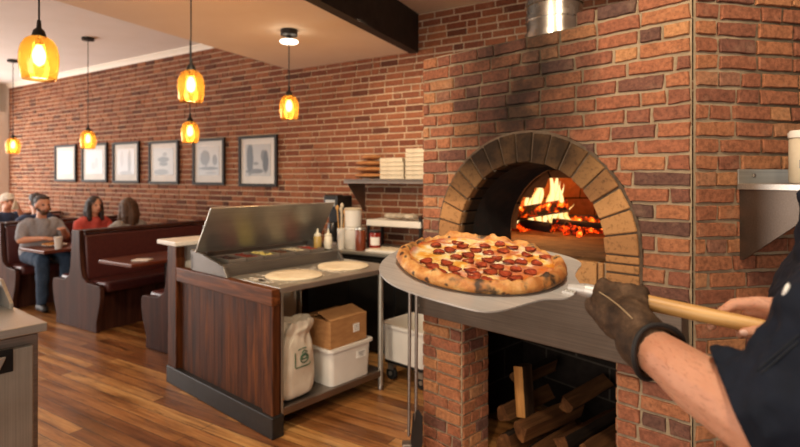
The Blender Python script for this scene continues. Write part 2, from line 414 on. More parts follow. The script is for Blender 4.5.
def ripple(me, scale, amt, stretch=(1, 1, 1), seed=0):
    nn = [v.normal.copy() for v in me.vertices]
    for v, n in zip(me.vertices, nn):
        q = Vector((v.co.x*stretch[0], v.co.y*stretch[1], v.co.z*stretch[2]))*scale+Vector((seed, seed*2, 0))
        v.co += n*(noise.fractal(q, 1.0, 2.0, 3)*amt)
    me.update()
# ------------------------------------------------------------------ brickwork
COURSE = .0665
def clip_poly(poly, p, n):
    """keep the side where (q-p).n >= 0"""
    out = []
    for i, a in enumerate(poly):
        b = poly[(i+1) % len(poly)]
        da = (a[0]-p[0])*n[0]+(a[1]-p[1])*n[1]; db = (b[0]-p[0])*n[0]+(b[1]-p[1])*n[1]
        if da >= 0: out.append(a)
        if (da >= 0) != (db >= 0):
            t = da/(da-db); out.append((a[0]+(b[0]-a[0])*t, a[1]+(b[1]-a[1])*t))
    return out
def lay_bricks(bm, x0, x1, z0, z1, seed, lengths=(.20, .10), p_head=.25, rects=(), circ=None, thick=.010, mortar=.011, course=COURSE, y=0, jit=.0022, rag=0):
    """bricks on the plane y=0 of the wall's own frame, faces towards -y; rnd per brick"""
    rg = random.Random(seed); lay = bm.faces.layers.float.get('rnd') or bm.faces.layers.float.new('rnd')
    nrow = int(math.ceil((z1-z0)/course-1e-6))
    for row in range(nrow):
        za, zb = z0+row*course, min(z0+(row+1)*course, z1)
        if zb-za < .02: continue
        ivs = [(x0, x1)]
        for (a, b, c, d) in rects:
            if zb > c+.012 and za < d-.012:
                ivs = [q for (p, r) in ivs for q in ((p, min(r, a)), (max(p, b), r)) if q[1]-q[0] > .02]
        if circ:
            cx, cz, cr = circ; zz = za if za >= cz else (zb if zb <= cz else cz)
            hz = (zb if zb > cz else za)-cz      # narrowest chord of the row on this side
            far = max(abs(za-cz), abs(zb-cz)) if za >= cz else 0
            if zb > cz and za < cz+cr:
                h = math.sqrt(max(cr*cr-max(far, 0)**2, 0)) if far < cr else 0
                a, b = cx-h, cx+h
                ivs = [q for (p, r) in ivs for q in ((p, min(r, a)), (max(p, b), r)) if q[1]-q[0] > .004]
        for (p, r) in ivs:
            x = p; first = True
            while x < r-.004:
                L = lengths[0] if rg.random() > p_head else lengths[1]
                L *= rg.uniform(.93, 1.07)
                if first and (row % 2): L *= rg.choice((.5, .6))
                first = False
                if r-(x+L) < .05: L = r-x if r-x < lengths[0]*1.25 else (r-x)*.5
                q = [(x+mortar/2, za+mortar/2), (x+L-mortar/2, za+mortar/2), (x+L-mortar/2, zb-mortar/2), (x+mortar/2, zb-mortar/2)]
                x += L
                q = [(u+rg.uniform(-jit, jit), w+rg.uniform(-jit, jit)) for u, w in q]
                if circ:
                    mx, mz = sum(u for u, _ in q)/4, sum(w for _, w in q)/4
                    dx, dz = mx-cx, mz-cz; d = math.hypot(dx, dz)
                    if zb > cz and d > 1e-6:
                        n = (dx/d, dz/d)
                        q = clip_poly(q, (cx+n[0]*cr, cz+n[1]*cr), n)
                if len(q) < 3: continue
                if rag:
                    q2 = []
                    for i_, (u0, w0) in enumerate(q):
                        u1, w1 = q[(i_+1) % len(q)]; dl = math.hypot(u1-u0, w1-w0); ns = max(1, int(dl/.024))
                        for s_ in range(ns):
                            f_ = s_/ns; jj = rag*(.9 if s_ else 1.4)
                            q2.append((u0+(u1-u0)*f_+rg.uniform(-jj, jj), w0+(w1-w0)*f_+rg.uniform(-jj, jj)))
                    q = q2
                mx, mz = sum(u for u, _ in q)/len(q), sum(w for _, w in q)/len(q)
                ext = min(max(u for u, _ in q)-min(u for u, _ in q), max(w for _, w in q)-min(w for _, w in q))
                if ext < .012: continue
                t = thick*rg.uniform(.75, 1.25); e = .0035
                def inset(u, w, k):
                    dx, dz = mx-u, mz-w
                    return (u+math.copysign(min(k, abs(dx)*.5), dx), w+math.copysign(min(k, abs(dz)*.5), dz))
                A = [bm.verts.new((u, y+.002, w)) for u, w in q]
                B = [bm.verts.new((u, y-t*.7, w)) for u, w in [inset(u, w, .0008) for u, w in q]]
                D = [bm.verts.new((u, y-t+rg.uniform(-.001, .001), w)) for u, w in [inset(u, w, e) for u, w in q]]
                val = rg.random(); k = len(q)
                fs = [bm.faces.new(D)]
                for S, T in ((A, B), (B, D)):
                    fs += [bm.faces.new((S[i], S[(i+1) % k], T[(i+1) % k], T[i])) for i in range(k)]
                for f in fs: f[lay] = val; f.material_index = 0
def frame(p, dirx):
    """location and rotation for an object whose local x runs along dirx"""
    return Vector(p), math.atan2(dirx[1], dirx[0])
def place(o, p, rz):
    o.location = p; o.rotation_euler = (0, 0, rz); return o

# ------------------------------------------------------------------ the room
wd = Vector((-.848, .530, 0)); wn = Vector((.530, .848, 0))       # along the picture wall / into it
def uv(u, v, z=0): return wd*u+wn*v+Vector((0, 0, z))
VW = 4.434                                                         # picture wall
H_HI, H_SO, H_RT = 3.26, 2.77, 3.13
RZ_U = math.atan2(wd.y, wd.x)                                      # local x = away along the wall, local y = -wn
W_ANG = math.atan2(-wd.y, -wd.x)                                   # local x towards the oven, local y = wn
U_END = 11.2
# floor: local x along the wall
bm = new(); quad(bm, (-6, -5.2, 0), (12, -5.2, 0), (12, 5, 0), (-6, 5, 0))
fl = obj('floor', bm, 'floor', kind='structure'); fl.rotation_euler = (0, 0, W_ANG+PI)
# rotate so that picture wall is at local y = -4.434
# picture wall, frame: origin at u=U_END, x towards the oven, y into the wall
O_W = uv(U_END, VW)
bm = new()
L_W = U_END+3.5
quad(bm, (0, 0, 0), (L_W, 0, 0), (L_W, 0, 3.3), (0, 0, 3.3), mi=1)
quad(bm, (0, .2, 0), (L_W, .2, 0), (L_W, .2, 3.3), (0, .2, 3.3), mi=1)
lay_bricks(bm, 0, L_W, 0, 3.26, 11, (.205, .10), .22, y=0, jit=.0012, mortar=.0125)
place(obj('wall_back', bm, ['brick_wall', 'mortar_wall'], kind='structure'), O_W, W_ANG)
# far end wall with a tall window opening, cream pilaster in its corner
bm = new()
box(bm, (-.1, -.10, 1.63), (.2, .30, 3.26)); box(bm, (-.1, -3.3, 1.63), (.2, .5, 3.26)); box(bm, (-.1, -6.3, 1.63), (.2, .5, 3.26))
box(bm, (-.1, -3.3, .25), (.2, 6.5, .5)); box(bm, (-.1, -3.3, 3.0), (.2, 6.5, .5))
place(obj('wall_left', bm, 'cream', kind='structure'), O_W, W_ANG)
bm = new()
for y0 in (-.25, -3.55):
    for y_ in (y0, y0-1.4, y0-2.78): box(bm, (-.1, y_-.03, 1.6), (.06, .06, 2.3))
    for z_ in (.52, 1.7, 2.73): box(bm, (-.1, y0-1.4, z_), (.05, 2.8, .05))
place(obj('window_1', bm, 'cream', kind='structure'), O_W, W_ANG)
# ceilings
PW = Vector((-1.234, 6.0, 0)); sd = Vector((.434, .901, 0)).normalized()     # soffit edge
def line(p, d, t): return Vector(p)+Vector(d)*t
BW = Vector((.155, 5.13, 0)); bd = Vector((.434, .901, 0)).normalized()       # beam end at the wall
nw = PW+wn*.0
def poly_slab(name, pts, z, t, mat):
    bm = new()
    a = [bm.verts.new((p.x, p.y, z)) for p in pts]; b = [bm.verts.new((p.x, p.y, z+t)) for p in pts]; k = len(a)
    bm.faces.new(a); bm.faces.new(b[::-1])
    for i in range(k): bm.faces.new((a[i], b[i], b[(i+1) % k], a[(i+1) % k]))
    return obj(name, bm, mat, kind='structure')
T0 = -8.6
wS = uv(U_END+.2, VW)
poly_slab('ceiling', [PW, line(PW, sd, T0), line(PW, sd, T0)+wd*9.5, wS], H_HI, .12, 'ceiling')
poly_slab('ceiling_soffit', [PW, BW, line(BW, bd, T0), line(PW, sd, T0)], H_SO, .61, 'soffit')
poly_slab('ceiling_right', [BW, uv(-3.4, VW), uv(-3.4, VW)-sd*8.6, line(BW, bd, T0)], H_RT, .12, 'ceiling_warm')
bm = new()
px_ = Vector((bd.y, -bd.x, 0))
e0, e1 = line(BW, bd, .02), line(BW, bd, T0)
prism(bm, [(0, 0), (.09, 0), (.09, .42), (0, .42)], e0+Vector((0, 0, H_SO-.012))-px_*.06, px_, Vector((0, 0, 1)), 8.62)
bmO = obj('trim_1', bm, 'beam', kind='structure')
# crown moulding under the high ceiling along the picture wall
bm = new()
prism(bm, [(0, .06), (.015, .06), (.02, .075), (.05, .105), (.06, .11), (.06, .13), (0, .13)], (0, 0, 0), (0, -1, 0), (0, 0, 1), 7.2)
bmesh.ops.transform(bm, matrix=Matrix.Translation((0, 0, H_HI-.13)), verts=bm.verts)
if max(v.co.x for v in bm.verts) < 1: bmesh.ops.transform(bm, matrix=Matrix.Diagonal((-1, 1, 1, 1)), verts=bm.verts)
place(obj('trim_2', bm, 'cream', kind='structure'), O_W, W_ANG)

# ------------------------------------------------------------------ the oven
A = Vector((.139, 3.07, 0)); B = Vector((1.135, 2.06, 0))
fd = (B-A).normalized(); FW = (B-A).length; A_ANG = math.atan2(fd.y, fd.x)
fn = Vector((-fd.y, fd.x, 0))                                          # into the oven
SC, ZS, RO, RI = .678, 1.223, .547, .405
OC = 2.235/34
Z_TOP, Z_SILL, Z_ST, Z_SB = 2.235, 1.18, 1.07, .785
oven = thing('pizza_oven', 'large wood-fired brick oven with arched mouth and steel landing ledge, beside the prep counter', 'oven', A, A_ANG)
bm = new()
# mortar backing of the front with its openings
def bq(x0, z0, x1, z1, y=0): quad(bm, (x0, y, z0), (x1, y, z0), (x1, y, z1), (x0, y, z1), mi=1)
X0, X1 = .280, 1.125
bq(0, 0, X0, Z_SB); bq(X1, 0, FW, Z_SB); bq(0, Z_SB, FW, Z_SILL)
bq(0, Z_SILL, SC-RI, Z_TOP); bq(SC+RI, Z_SILL, FW, Z_TOP)
NA = 32
arc = [(SC+RI*math.cos(PI*i/NA), ZS+RI*math.sin(PI*i/NA)) for i in range(NA+1)]
for (xa, za), (xb, zb) in zip(arc, arc[1:]): quad(bm, (xa, 0, za), (xb, 0, zb), (xb, 0, Z_TOP), (xa, 0, Z_TOP), mi=1)
# pillar returns
quad(bm, (X0, 0, 0), (X0, .235, 0), (X0, .235, Z_SB), (X0, 0, Z_SB), mi=1)
quad(bm, (X1, 0, 0), (X1, .235, 0), (X1, .235, Z_SB), (X1, 0, Z_SB), mi=1)
# roof edge
quad(bm, (0, 0, Z_TOP), (FW, 0, Z_TOP), (FW, .22, Z_TOP), (0, .22, Z_TOP), mi=1)
big = [(X0, X1, -1, Z_SB), (-.1, FW+.1, Z_SB-.002, Z_ST-.01)]
jl, jr = SC-RO-.004, SC+RO+.004
lay_bricks(bm, 0, FW, 0, Z_TOP, 5, (.185, .10), .30, rects=big+[(jl, jr, Z_ST, ZS)], circ=(SC, ZS, RO+.006), thick=.012, mortar=.012, rag=.0020, course=OC)
lay_bricks(bm, .94, FW, Z_TOP, Z_TOP+OC, 31, (.185, .10), .3, thick=.012, mortar=.012, rag=.002, course=OC)
bq(.94, Z_TOP, FW, Z_TOP+OC-.01); quad(bm, (.94, 0, Z_TOP+OC-.01), (FW, 0, Z_TOP+OC-.01), (FW, .2, Z_TOP+OC-.01), (.94, .2, Z_TOP+OC-.01), mi=1)
quad(bm, (.94, 0, Z_TOP), (.94, .2, Z_TOP), (.94, .2, Z_TOP+OC-.01), (.94, 0, Z_TOP+OC-.01), mi=1)
# bricks on the inner face of the left pillar (turned by 90 degrees)
b2 = new(); lay_bricks(b2, 0, .235, 0, Z_SB, 8, (.118, .118), 0, thick=.008, rag=.0018, course=OC)
bmesh.ops.transform(b2, matrix=Matrix.Translation((X0, 0, 0)) @ Matrix.Rotation(PI/2, 4, 'Z'), verts=b2.verts)
me = bpy.data.meshes.new('t'); b2.to_mesh(me); b2.free(); bm.from_mesh(me); bpy.data.meshes.remove(me)
b2 = new(); lay_bricks(b2, 0, .235, 0, Z_SB, 9, (.118, .118), 0, thick=.008, course=OC)
bmesh.ops.transform(b2, matrix=Matrix.Translation((X1, .235, 0)) @ Matrix.Rotation(-PI/2, 4, 'Z'), verts=b2.verts)
me = bpy.data.meshes.new('t'); b2.to_mesh(me); b2.free(); bm.from_mesh(me); bpy.data.meshes.remove(me)
obj('brick_facing', bm, ['brick_oven', 'mortar'], oven, normals=False)
# side and roof masonry
bm = new()
sl = Vector((math.sin(R(28)), math.cos(R(28)), 0)); A2 = A+sl*1.70
def loc(p): p = Vector(p)-A; return Vector((p.dot(fd), p.dot(fn), p.z))
a2 = loc(A2)
quad(bm, (0, 0, 0), (a2.x, a2.y, 0), (a2.x, a2.y, Z_TOP), (0, 0, Z_TOP), mi=1)
quad(bm, (0, .2, Z_TOP-.01), (FW, .2, Z_TOP-.01), (FW+.3, 1.75, Z_TOP-.01), (a2.x, a2.y, Z_TOP-.01), mi=1)
# side bricks
b2 = new(); lay_bricks(b2, 0, 1.70, 0, Z_TOP, 19, (.2, .1), .2, course=OC)
ang = math.atan2(a2.y, a2.x)
bmesh.ops.transform(b2, matrix=Matrix.Translation((a2.x, a2.y, 0)) @ Matrix.Rotation(ang+PI, 4, 'Z'), verts=b2.verts)
me = bpy.data.meshes.new('t'); b2.to_mesh(me); b2.free(); bm.from_mesh(me); bpy.data.meshes.remove(me)
obj('side_masonry', bm, ['brick_side', 'mortar'], oven, normals=False)
# voussoirs and jamb stones
bm = new(); lay = bm.faces.layers.float.new('rnd'); rg = random.Random(3)
def stone(poly, y0, y1):
    v = rg.random(); n0 = len(bm.faces)
    prism(bm, poly, (0, y0, 0), (1, 0, 0), (0, 0, 1), y0-y1)
    bm.faces.ensure_lookup_table()
    for f in bm.faces[n0:]: f[lay] = v
NV = 17
for i in range(NV):
    g = .008
    a0, a1 = PI*i/NV+g/RI/2, PI*(i+1)/NV-g/RI/2; b0, b1 = PI*i/NV+g/RO/2, PI*(i+1)/NV-g/RO/2
    j = lambda: rg.uniform(-.003, .003)
    stone([(SC+(RI+j())*math.cos(a0), ZS+(RI+j())*math.sin(a0)), (SC+(RO+j())*math.cos(b0), ZS+(RO+j())*math.sin(b0)),
           (SC+(RO+j())*math.cos(b1), ZS+(RO+j())*math.sin(b1)), (SC+(RI+j())*math.cos(a1), ZS+(RI+j())*math.sin(a1))], -.024+rg.uniform(-.003, .003), .14)
for sx in (-1, 1):
    for z0, z1 in ((Z_ST+.005, 1.142), (1.150, 1.183), (1.190, ZS-.003)):
        xa, xb = sorted((SC+sx*RI, SC+sx*RO))
        stone([(xa, z0), (xb, z0), (xb, z1), (xa, z1)], -.022+rg.uniform(-.003, .003), .14)
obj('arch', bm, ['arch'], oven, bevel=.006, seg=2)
bm = new()   # mortar of the arch
for (ca, cb) in zip(range(NA), range(1, NA+1)):
    t0, t1 = PI*ca/NA, PI*cb/NA
    p = [(SC+r_*math.cos(t), ZS+r_*math.sin(t)) for r_, t in ((RI+.004, t0), (RO+.012, t0), (RO+.012, t1), (RI+.004, t1))]
    quad(bm, *[(x, -.013, z) for x, z in p]); quad(bm, *[(x, y, z) for (x, z), y in ((p[1], -.013), (p[1], .01), (p[2], .01), (p[2], -.013))])
for sx in (-1, 1):
    xa, xb = sorted((SC+sx*(RI+.003), SC+sx*(RO+.012))); quad(bm, (xa, -.013, Z_ST), (xb, -.013, Z_ST), (xb, -.013, ZS), (xa, -.013, ZS))
bmesh.ops.remove_doubles(bm, verts=bm.verts, dist=1e-4)
obj('arch_mortar', bm, 'mortar_dark', oven)
# sill bricks under the mouth
bm = new(); lay = bm.faces.layers.float.new('rnd'); x = SC-RI+.004
while x < SC+RI-.02:
    w_ = min(.125*rg.uniform(.9, 1.1), SC+RI-x-.004); stone([(x, Z_ST+.004), (x+w_-.008, Z_ST+.004), (x+w_-.008, Z_SILL), (x, Z_SILL)], -.02, .12); x += w_
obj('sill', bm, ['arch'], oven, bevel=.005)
# throat of the mouth, chamber, hearth
bm = new(); D1 = .475
prof = [(SC+RI-.003, Z_SILL)]+[(SC+(RI-.003)*math.cos(PI*i/NA), ZS+(RI-.003)*math.sin(PI*i/NA)) for i in range(NA+1)]+[(SC-RI+.003, Z_SILL)]
for (xa, za), (xb, zb) in zip(prof, prof[1:]): quad(bm, (xa, .10, za), (xb, .10, zb), (xb, D1, zb), (xa, D1, za))
bmesh.ops.remove_doubles(bm, verts=bm.verts, dist=1e-4)
obj('throat', bm, 'soot', oven, smooth=50)
bm = new(); RD, DC = .70, 1.045
nu, nv = 48, 16; ring = []
for j_ in range(nv+1):
    e = PI/2*j_/nv
    ring.append([(SC+RD*math.cos(e)*math.cos(2*PI*k/nu), DC+RD*math.cos(e)*math.sin(2*PI*k/nu), Z_SILL+RD*math.sin(e)*.95) for k in range(nu)])
for j_ in range(nv):
    for k in range(nu):
        q = [ring[j_][k], ring[j_][(k+1) % nu], ring[j_+1][(k+1) % nu], ring[j_+1][k]]
        if sum(p[1] for p in q)/4 > D1-.005 or j_ > nv*.62: quad(bm, *[(p[0], max(p[1], D1-.02), p[2]) for p in q])
# ring wall between throat and dome
for i in range(NA):
    t0, t1 = PI*i/NA, PI*(i+1)/NA
    quad(bm, *[(SC+r_*math.cos(t), D1-.005, ZS+r_*math.sin(t)) for r_, t in ((RI-.01, t0), (RI+.16, t0), (RI+.16, t1), (RI-.01, t1))])
bmesh.ops.remove_doubles(bm, verts=bm.verts, dist=1e-4)
obj('chamber', bm, 'dome', oven, smooth=50)
bm = new()
quad(bm, (SC-RI, -.0, Z_SILL-.004), (SC+RI, 0, Z_SILL-.004), (SC+RI, D1, Z_SILL-.004), (SC-RI, D1, Z_SILL-.004))
lathe(bm, [(.74, Z_SILL-.05), (.74, Z_SILL-.002)], 40, (SC, DC, 0))
obj('hearth', bm, 'hearth', oven)
# wood store below
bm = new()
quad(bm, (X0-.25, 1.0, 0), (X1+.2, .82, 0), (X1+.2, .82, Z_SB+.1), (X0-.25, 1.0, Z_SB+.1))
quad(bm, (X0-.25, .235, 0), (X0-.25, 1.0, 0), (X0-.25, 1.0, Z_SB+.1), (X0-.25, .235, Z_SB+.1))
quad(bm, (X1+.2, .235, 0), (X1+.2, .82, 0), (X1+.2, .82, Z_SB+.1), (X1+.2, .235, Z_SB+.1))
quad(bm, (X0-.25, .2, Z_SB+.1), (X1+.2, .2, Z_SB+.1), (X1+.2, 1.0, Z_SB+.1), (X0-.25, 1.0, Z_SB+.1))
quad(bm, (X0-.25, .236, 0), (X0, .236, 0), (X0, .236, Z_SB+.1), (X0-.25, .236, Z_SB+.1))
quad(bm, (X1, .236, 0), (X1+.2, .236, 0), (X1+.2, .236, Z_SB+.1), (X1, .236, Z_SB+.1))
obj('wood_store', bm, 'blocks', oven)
# steel ledge
bm = new()
box(bm, (FW/2-.006, .03-.055, (Z_ST+Z_SB)/2), (FW-.012, .11, Z_ST-Z_SB))
fa = obj('steel_ledge', bm, 'steel_fascia', oven, bevel=.004)
for (x_, z_) in ((.03, 1.00-.17), (FW-.05, .90), (.03, 1.03)):
    b = new(); ball(b, (x_, -.081, z_), (.008, .004, .008), 2); obj('rivet', b, 'steel', fa, smooth=180)
# flue
bm = new(); cf = loc((.882, 3.03, 0)); rp = .155
prof = [(rp, Z_TOP-.02), (rp, 2.52), (rp+.008, 2.525), (rp+.008, 2.545), (rp, 2.55), (rp, 2.80), (rp+.008, 2.805), (rp+.008, 2.82), (rp, 2.825), (rp, H_RT-.004)]
lathe(bm, prof, 40, (cf.x, cf.y, 0)); lathe(bm, [(rp+.012, 2.33), (rp+.012, 2.37)], 40, (cf.x, cf.y, 0)); lathe(bm, [(rp+.006, 2.44), (rp+.006, 2.47)], 40, (cf.x, cf.y, 0))
obj('flue_pipe', bm, 'pipe', oven, smooth=40)

# right-hand brick wall that carries the shelf
rd = Vector((.982, .191, 0)).normalized(); R_ANG = math.atan2(rd.y, rd.x)
bm = new()
quad(bm, (0, 0, 0), (3, 0, 0), (3, 0, 2.45), (0, 0, 2.45), mi=1); quad(bm, (0, 0, 2.45), (3, 0, 2.45), (3, .2, 2.45), (0, .2, 2.45), mi=1)
lay_bricks(bm, .004, 3, 0, 2.45, 77, (.178, .10), .34, thick=.012, mortar=.012, rag=.0020, course=OC)
quad(bm, (0, 0, Z_TOP), (.15, .2, Z_TOP), (.15, .2, 2.45), (0, 0, 2.45), mi=1)
place(obj('wall_right', bm, ['brick_side', 'mortar'], normals=False, kind='structure'), B+rd*.006, R_ANG)

# burning wood inside
fire_at = lambda s, d, z=Z_SILL: A+fd*s+fn*d+Vector((0, 0, z))
def log_mesh(L, r, rg, split=True):
    bm = new(); n = 14
    cut = rg.uniform(0, 2*PI); rings = []
    ph = rg.uniform(0, 9)
    for i in range(9):
        x = -L/2+L*i/8; ring_ = []
        for k in range(n):
            a = 2*PI*k/n; rr = r*(1+.10*noise.noise((x*7+ph, math.cos(a)*2, math.sin(a)*2)))
            p = Vector((x+rg.uniform(-.002, .002), rr*math.cos(a), rr*math.sin(a)))
            if split:
                for c_ in (cut, cut+1.75):
                    q = p.y*math.cos(c_)+p.z*math.sin(c_)
                    if q > r*.28: p.y -= (q-r*.28)*math.cos(c_); p.z -= (q-r*.28)*math.sin(c_)
            ring_.append(bm.verts.new(p))
        rings.append(ring_)
    for Q, T in zip(rings, rings[1:]):
        for k in range(n):
            f = bm.faces.new((Q[k], Q[(k+1) % n], T[(k+1) % n], T[k]))
            c = f.calc_center_median(); 
            f.material_index = 1 if split and max(c.y*math.cos(cut)+c.z*math.sin(cut), c.y*math.cos(cut+1.75)+c.z*math.sin(cut+1.75)) > r*.2 else 0
    for q, T in ((rings[0][::-1], 1), (rings[-1], 1)):
        bm.faces.new(q).material_index = 1
    return bm
rg = random.Random(21)
def fire_log(s0, d0, z0, s1, d1, z1, r, label):
    p, q = fire_at(s0, d0, z0), fire_at(s1, d1, z1)
    b = log_mesh((q-p).length, r, rg)
    o = obj('burning_log', b, ['char', 'burning'], smooth=40)
    o.rotation_mode = 'QUATERNION'; o.rotation_quaternion = (q-p).to_track_quat('X', 'Z'); o.location = (p+q)/2
    return tag(o, label, 'log', 'burning logs in the oven')
fire_log(.06, .80, 1.315, .38, .98, 1.385, .058, 'charred log lying slanted on top of the fire in the oven')
fire_log(.10, 1.02, 1.26, .52, 1.25, 1.25, .045, 'glowing log buried at the back of the fire')
fire_log(.30, .92, 1.25, .62, 1.10, 1.22, .035, 'thin charred stick at the right edge of the fire')
fire_log(.02, .95, 1.24, .35, .86, 1.23, .042, 'charred log low at the front of the fire')
bm = new()
for i in range(170):
    t = rg.random()**1.3; s = .02+.50*t; d = rg.uniform(.90, 1.32)-.05*t
    hgt = .10*math.exp(-((s-.25)/.22)**2)*math.exp(-((d-1.0)/.2)**2)
    r = rg.uniform(.012, .034)
    ball(bm, fire_at(s, d, Z_SILL+r*.6+hgt*rg.random()), (r*rg.uniform(.6, 1.3), r*rg.uniform(.5, 1.3), r*rg.uniform(.45, .9)), 1, rot=Euler((rg.random()*3, rg.random()*3, rg.random()*3)).to_quaternion())
for v_ in bm.verts: v_.co += noise.noise_vector(v_.co*70)*.006
tag(obj('ember_bed', bm, 'ember'), 'bed of glowing orange embers on the oven hearth', 'embers', kind='stuff')
fire = thing('fire_flame', 'yellow flames rising over the logs at the left of the oven chamber', 'flame', fire_at(.16, .95))
def tongue(x, y, h, w, lean, ph):
    b = new(); nz = 14; rings = []
    for i in range(nz+1):
        t = i/nz; r = w*(math.sin(PI*min(t*.9+.12, 1))**.8)*(1-t**2.2)+.001
        cx = x+lean*t*t+.018*math.sin(7*t+ph); cy = y+.015*math.cos(6*t+ph)
        rings.append([b.verts.new((cx+r*math.cos(2*PI*k/12), cy+.7*r*math.sin(2*PI*k/12), .05+h*t)) for k in range(12)])
    for P, Q in zip(rings, rings[1:]):
        for k in range(12): b.faces.new((P[k], P[(k+1) % 12], Q[(k+1) % 12], Q[k]))
    o = obj('flame_tongue', b, 'flame', fire, smooth=180)
for a in ((-.07, .02, .26, .030, .03, 0), (-.02, -.02, .33, .026, .05, 1.9), (.03, -.03, .38, .034, .05, 1.4), (.07, .03, .43, .026, .06, 4.1), (.10, .04, .40, .036, .02, 2.2), (.15, 0, .30, .026, .06, 3.9),
          (-.11, -.06, .20, .026, .0, 5), (.21, .05, .15, .024, .02, .6), (.06, .09, .34, .045, .06, 2.9), (-.04, .08, .30, .04, .03, 2.4), (.13, .10, .28, .04, .0, .9)):
    tongue(*a)
fire.rotation_euler = (0, 0, A_ANG)

# firewood below
def fire_wood(s, d, z, ds, dd, dz, L, r, label, seed):
    rgl = random.Random(seed); v = (fd*ds+fn*dd+Vector((0, 0, dz))).normalized()
    o = obj('firewood_log', log_mesh(L, r, rgl), ['log', 'log_cut'], smooth=35)
    o.rotation_mode = 'QUATERNION'; o.rotation_quaternion = v.to_track_quat('X', 'Z'); o.location = A+fd*s+fn*d+Vector((0, 0, z))
    return tag(o, label, 'firewood', 'firewood under the oven')
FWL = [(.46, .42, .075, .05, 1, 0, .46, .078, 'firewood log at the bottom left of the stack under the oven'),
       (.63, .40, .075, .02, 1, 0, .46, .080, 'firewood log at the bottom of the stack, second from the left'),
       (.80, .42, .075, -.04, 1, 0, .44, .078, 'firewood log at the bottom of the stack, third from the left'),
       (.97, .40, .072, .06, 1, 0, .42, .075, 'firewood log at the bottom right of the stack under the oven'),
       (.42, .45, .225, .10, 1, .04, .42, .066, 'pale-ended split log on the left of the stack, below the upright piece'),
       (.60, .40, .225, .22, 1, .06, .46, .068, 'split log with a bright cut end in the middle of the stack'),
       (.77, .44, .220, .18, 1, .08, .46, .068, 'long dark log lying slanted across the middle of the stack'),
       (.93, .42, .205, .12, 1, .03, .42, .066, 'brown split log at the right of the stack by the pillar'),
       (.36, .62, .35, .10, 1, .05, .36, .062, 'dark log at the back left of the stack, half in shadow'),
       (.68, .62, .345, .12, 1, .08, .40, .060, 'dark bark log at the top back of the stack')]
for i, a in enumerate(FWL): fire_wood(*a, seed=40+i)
# the squared piece that stands on end
bm = new(); prism(bm, [(-.024, -.060), (.030, -.055), (.034, .055), (-.026, .050)], (0, 0, 0), (1, 0, 0), (0, 1, 0), .27)
for f in bm.faces: f.material_index = 1 if f.calc_center_median().y < -.04 else 0  # front narrow face gets a paler wood than the others
o = obj('firewood_log', bm, [wood('split grey wood', '2a1d13', '433021', '5a4430', 2, .8, .9, .1), wood('pale narrow face', '7a5028', 'a87540', 'c8955a', 2, .8, .85, .1)], bevel=.005); o.rotation_euler = (R(-6), R(-7), A_ANG+.1); o.location = A+fd*.485+fn*.30+Vector((0, 0, .235))
tag(o, 'squared split log standing upright on the firewood stack', 'firewood', 'firewood under the oven')
# ------------------------------------------------------------------ pendants
def pendant(px, py, y, dia, zc, canopy, label, disc=False):
    c = at(px, py, y); dia = dia*.87; h = dia*1.26
    t = thing('pendant_lamp', label, 'lamp', (c.x, c.y, c.z), 0, 'amber glass pendant lamps')
    r = dia/2; b = new()
    prof = [(.12, .50), (.40, .475), (.68, .40), (.88, .27), (.98, .10), (1.0, -.06), (.96, -.25), (.89, -.42), (.84, -.50)]
    lathe(b, [(r*p, h*q) for p, q in prof], 40, cap0=False, cap1=False)
    o = obj('glass_shade', b, 'amber_glass', t, smooth=180)
    s = o.modifiers.new('s', 'SOLIDIFY'); s.thickness = .003
    b = new(); lathe(b, [(.002, h*.5+.075), (.008, h*.5+.07), (.011, h*.5+.035), (.024, h*.5+.022), (.030, h*.5-.004), (.016, h*.5-.015), (.016, h*.28)], 20); obj('lamp_holder', b, 'black_metal', t, smooth=40)
    b = new(); lathe(b, [(.012, h*.28), (.026, h*.14), (.029, h*.02), (.022, -h*.13), (.004, -h*.2)], 20); obj('bulb', b, 'bulb', t, smooth=180)
    b = new(); cone(b, (0, 0, h*.5+.07), (0, 0, zc-c.z-.02), .0042, seg=8); obj('cord', b, 'black_metal', t, smooth=60)
    b = new()
    lathe(b, [(.012, zc-c.z-.05 if disc else zc-c.z-.035), (.07, zc-c.z-.045 if disc else zc-c.z-.03), (.07, zc-c.z)], 28); obj('canopy', b, 'black_metal', t, smooth=40)
    if disc:
        b = new(); lathe(b, [(.008, zc-c.z-.105), (.070, zc-c.z-.105), (.076, zc-c.z-.095), (.070, zc-c.z-.088), (.008, zc-c.z-.088)], 28); obj('light_disc', b, 'led', t, smooth=40, label='lit white ring below the canopy')
        b = new(); cone(b, (0, 0, zc-c.z-.09), (0, 0, zc-c.z-.045), .02); obj('disc_stem', b, 'black_metal', t, smooth=40)
    L = bpy.data.lights.new('pendant_glow', 'POINT'); L.energy = 9.5; L.color = (1, .74, .44); L.shadow_soft_size = .05
    lo = bpy.data.objects.new('pendant_glow', L); C.objects.link(lo); lo.location = (c.x, c.y, c.z-.02)
pendant(39, 57.5, 2.5, .19, H_SO, None, 'largest amber glass pendant lamp, nearest, hanging at the top left')
pendant(191, 86, 3.36, .19, H_SO, None, 'amber glass pendant lamp hanging above another small one, left of centre')
pendant(190, 132, 5.03, .19, H_HI, None, 'small amber pendant lamp directly below a larger one, over the framed pictures')
pendant(289, 107, 4.37, .185, H_SO, None, 'amber pendant lamp with a lit white ring at its ceiling canopy, rightmost of all', True)
pendant(88, 139.5, 6.47, .205, H_HI, None, 'amber pendant lamp hanging in front of the second framed picture from the left')
pendant(13, 145.5, 7.68, .21, H_HI, None, 'farthest amber pendant lamp, at the left end of the brick wall')

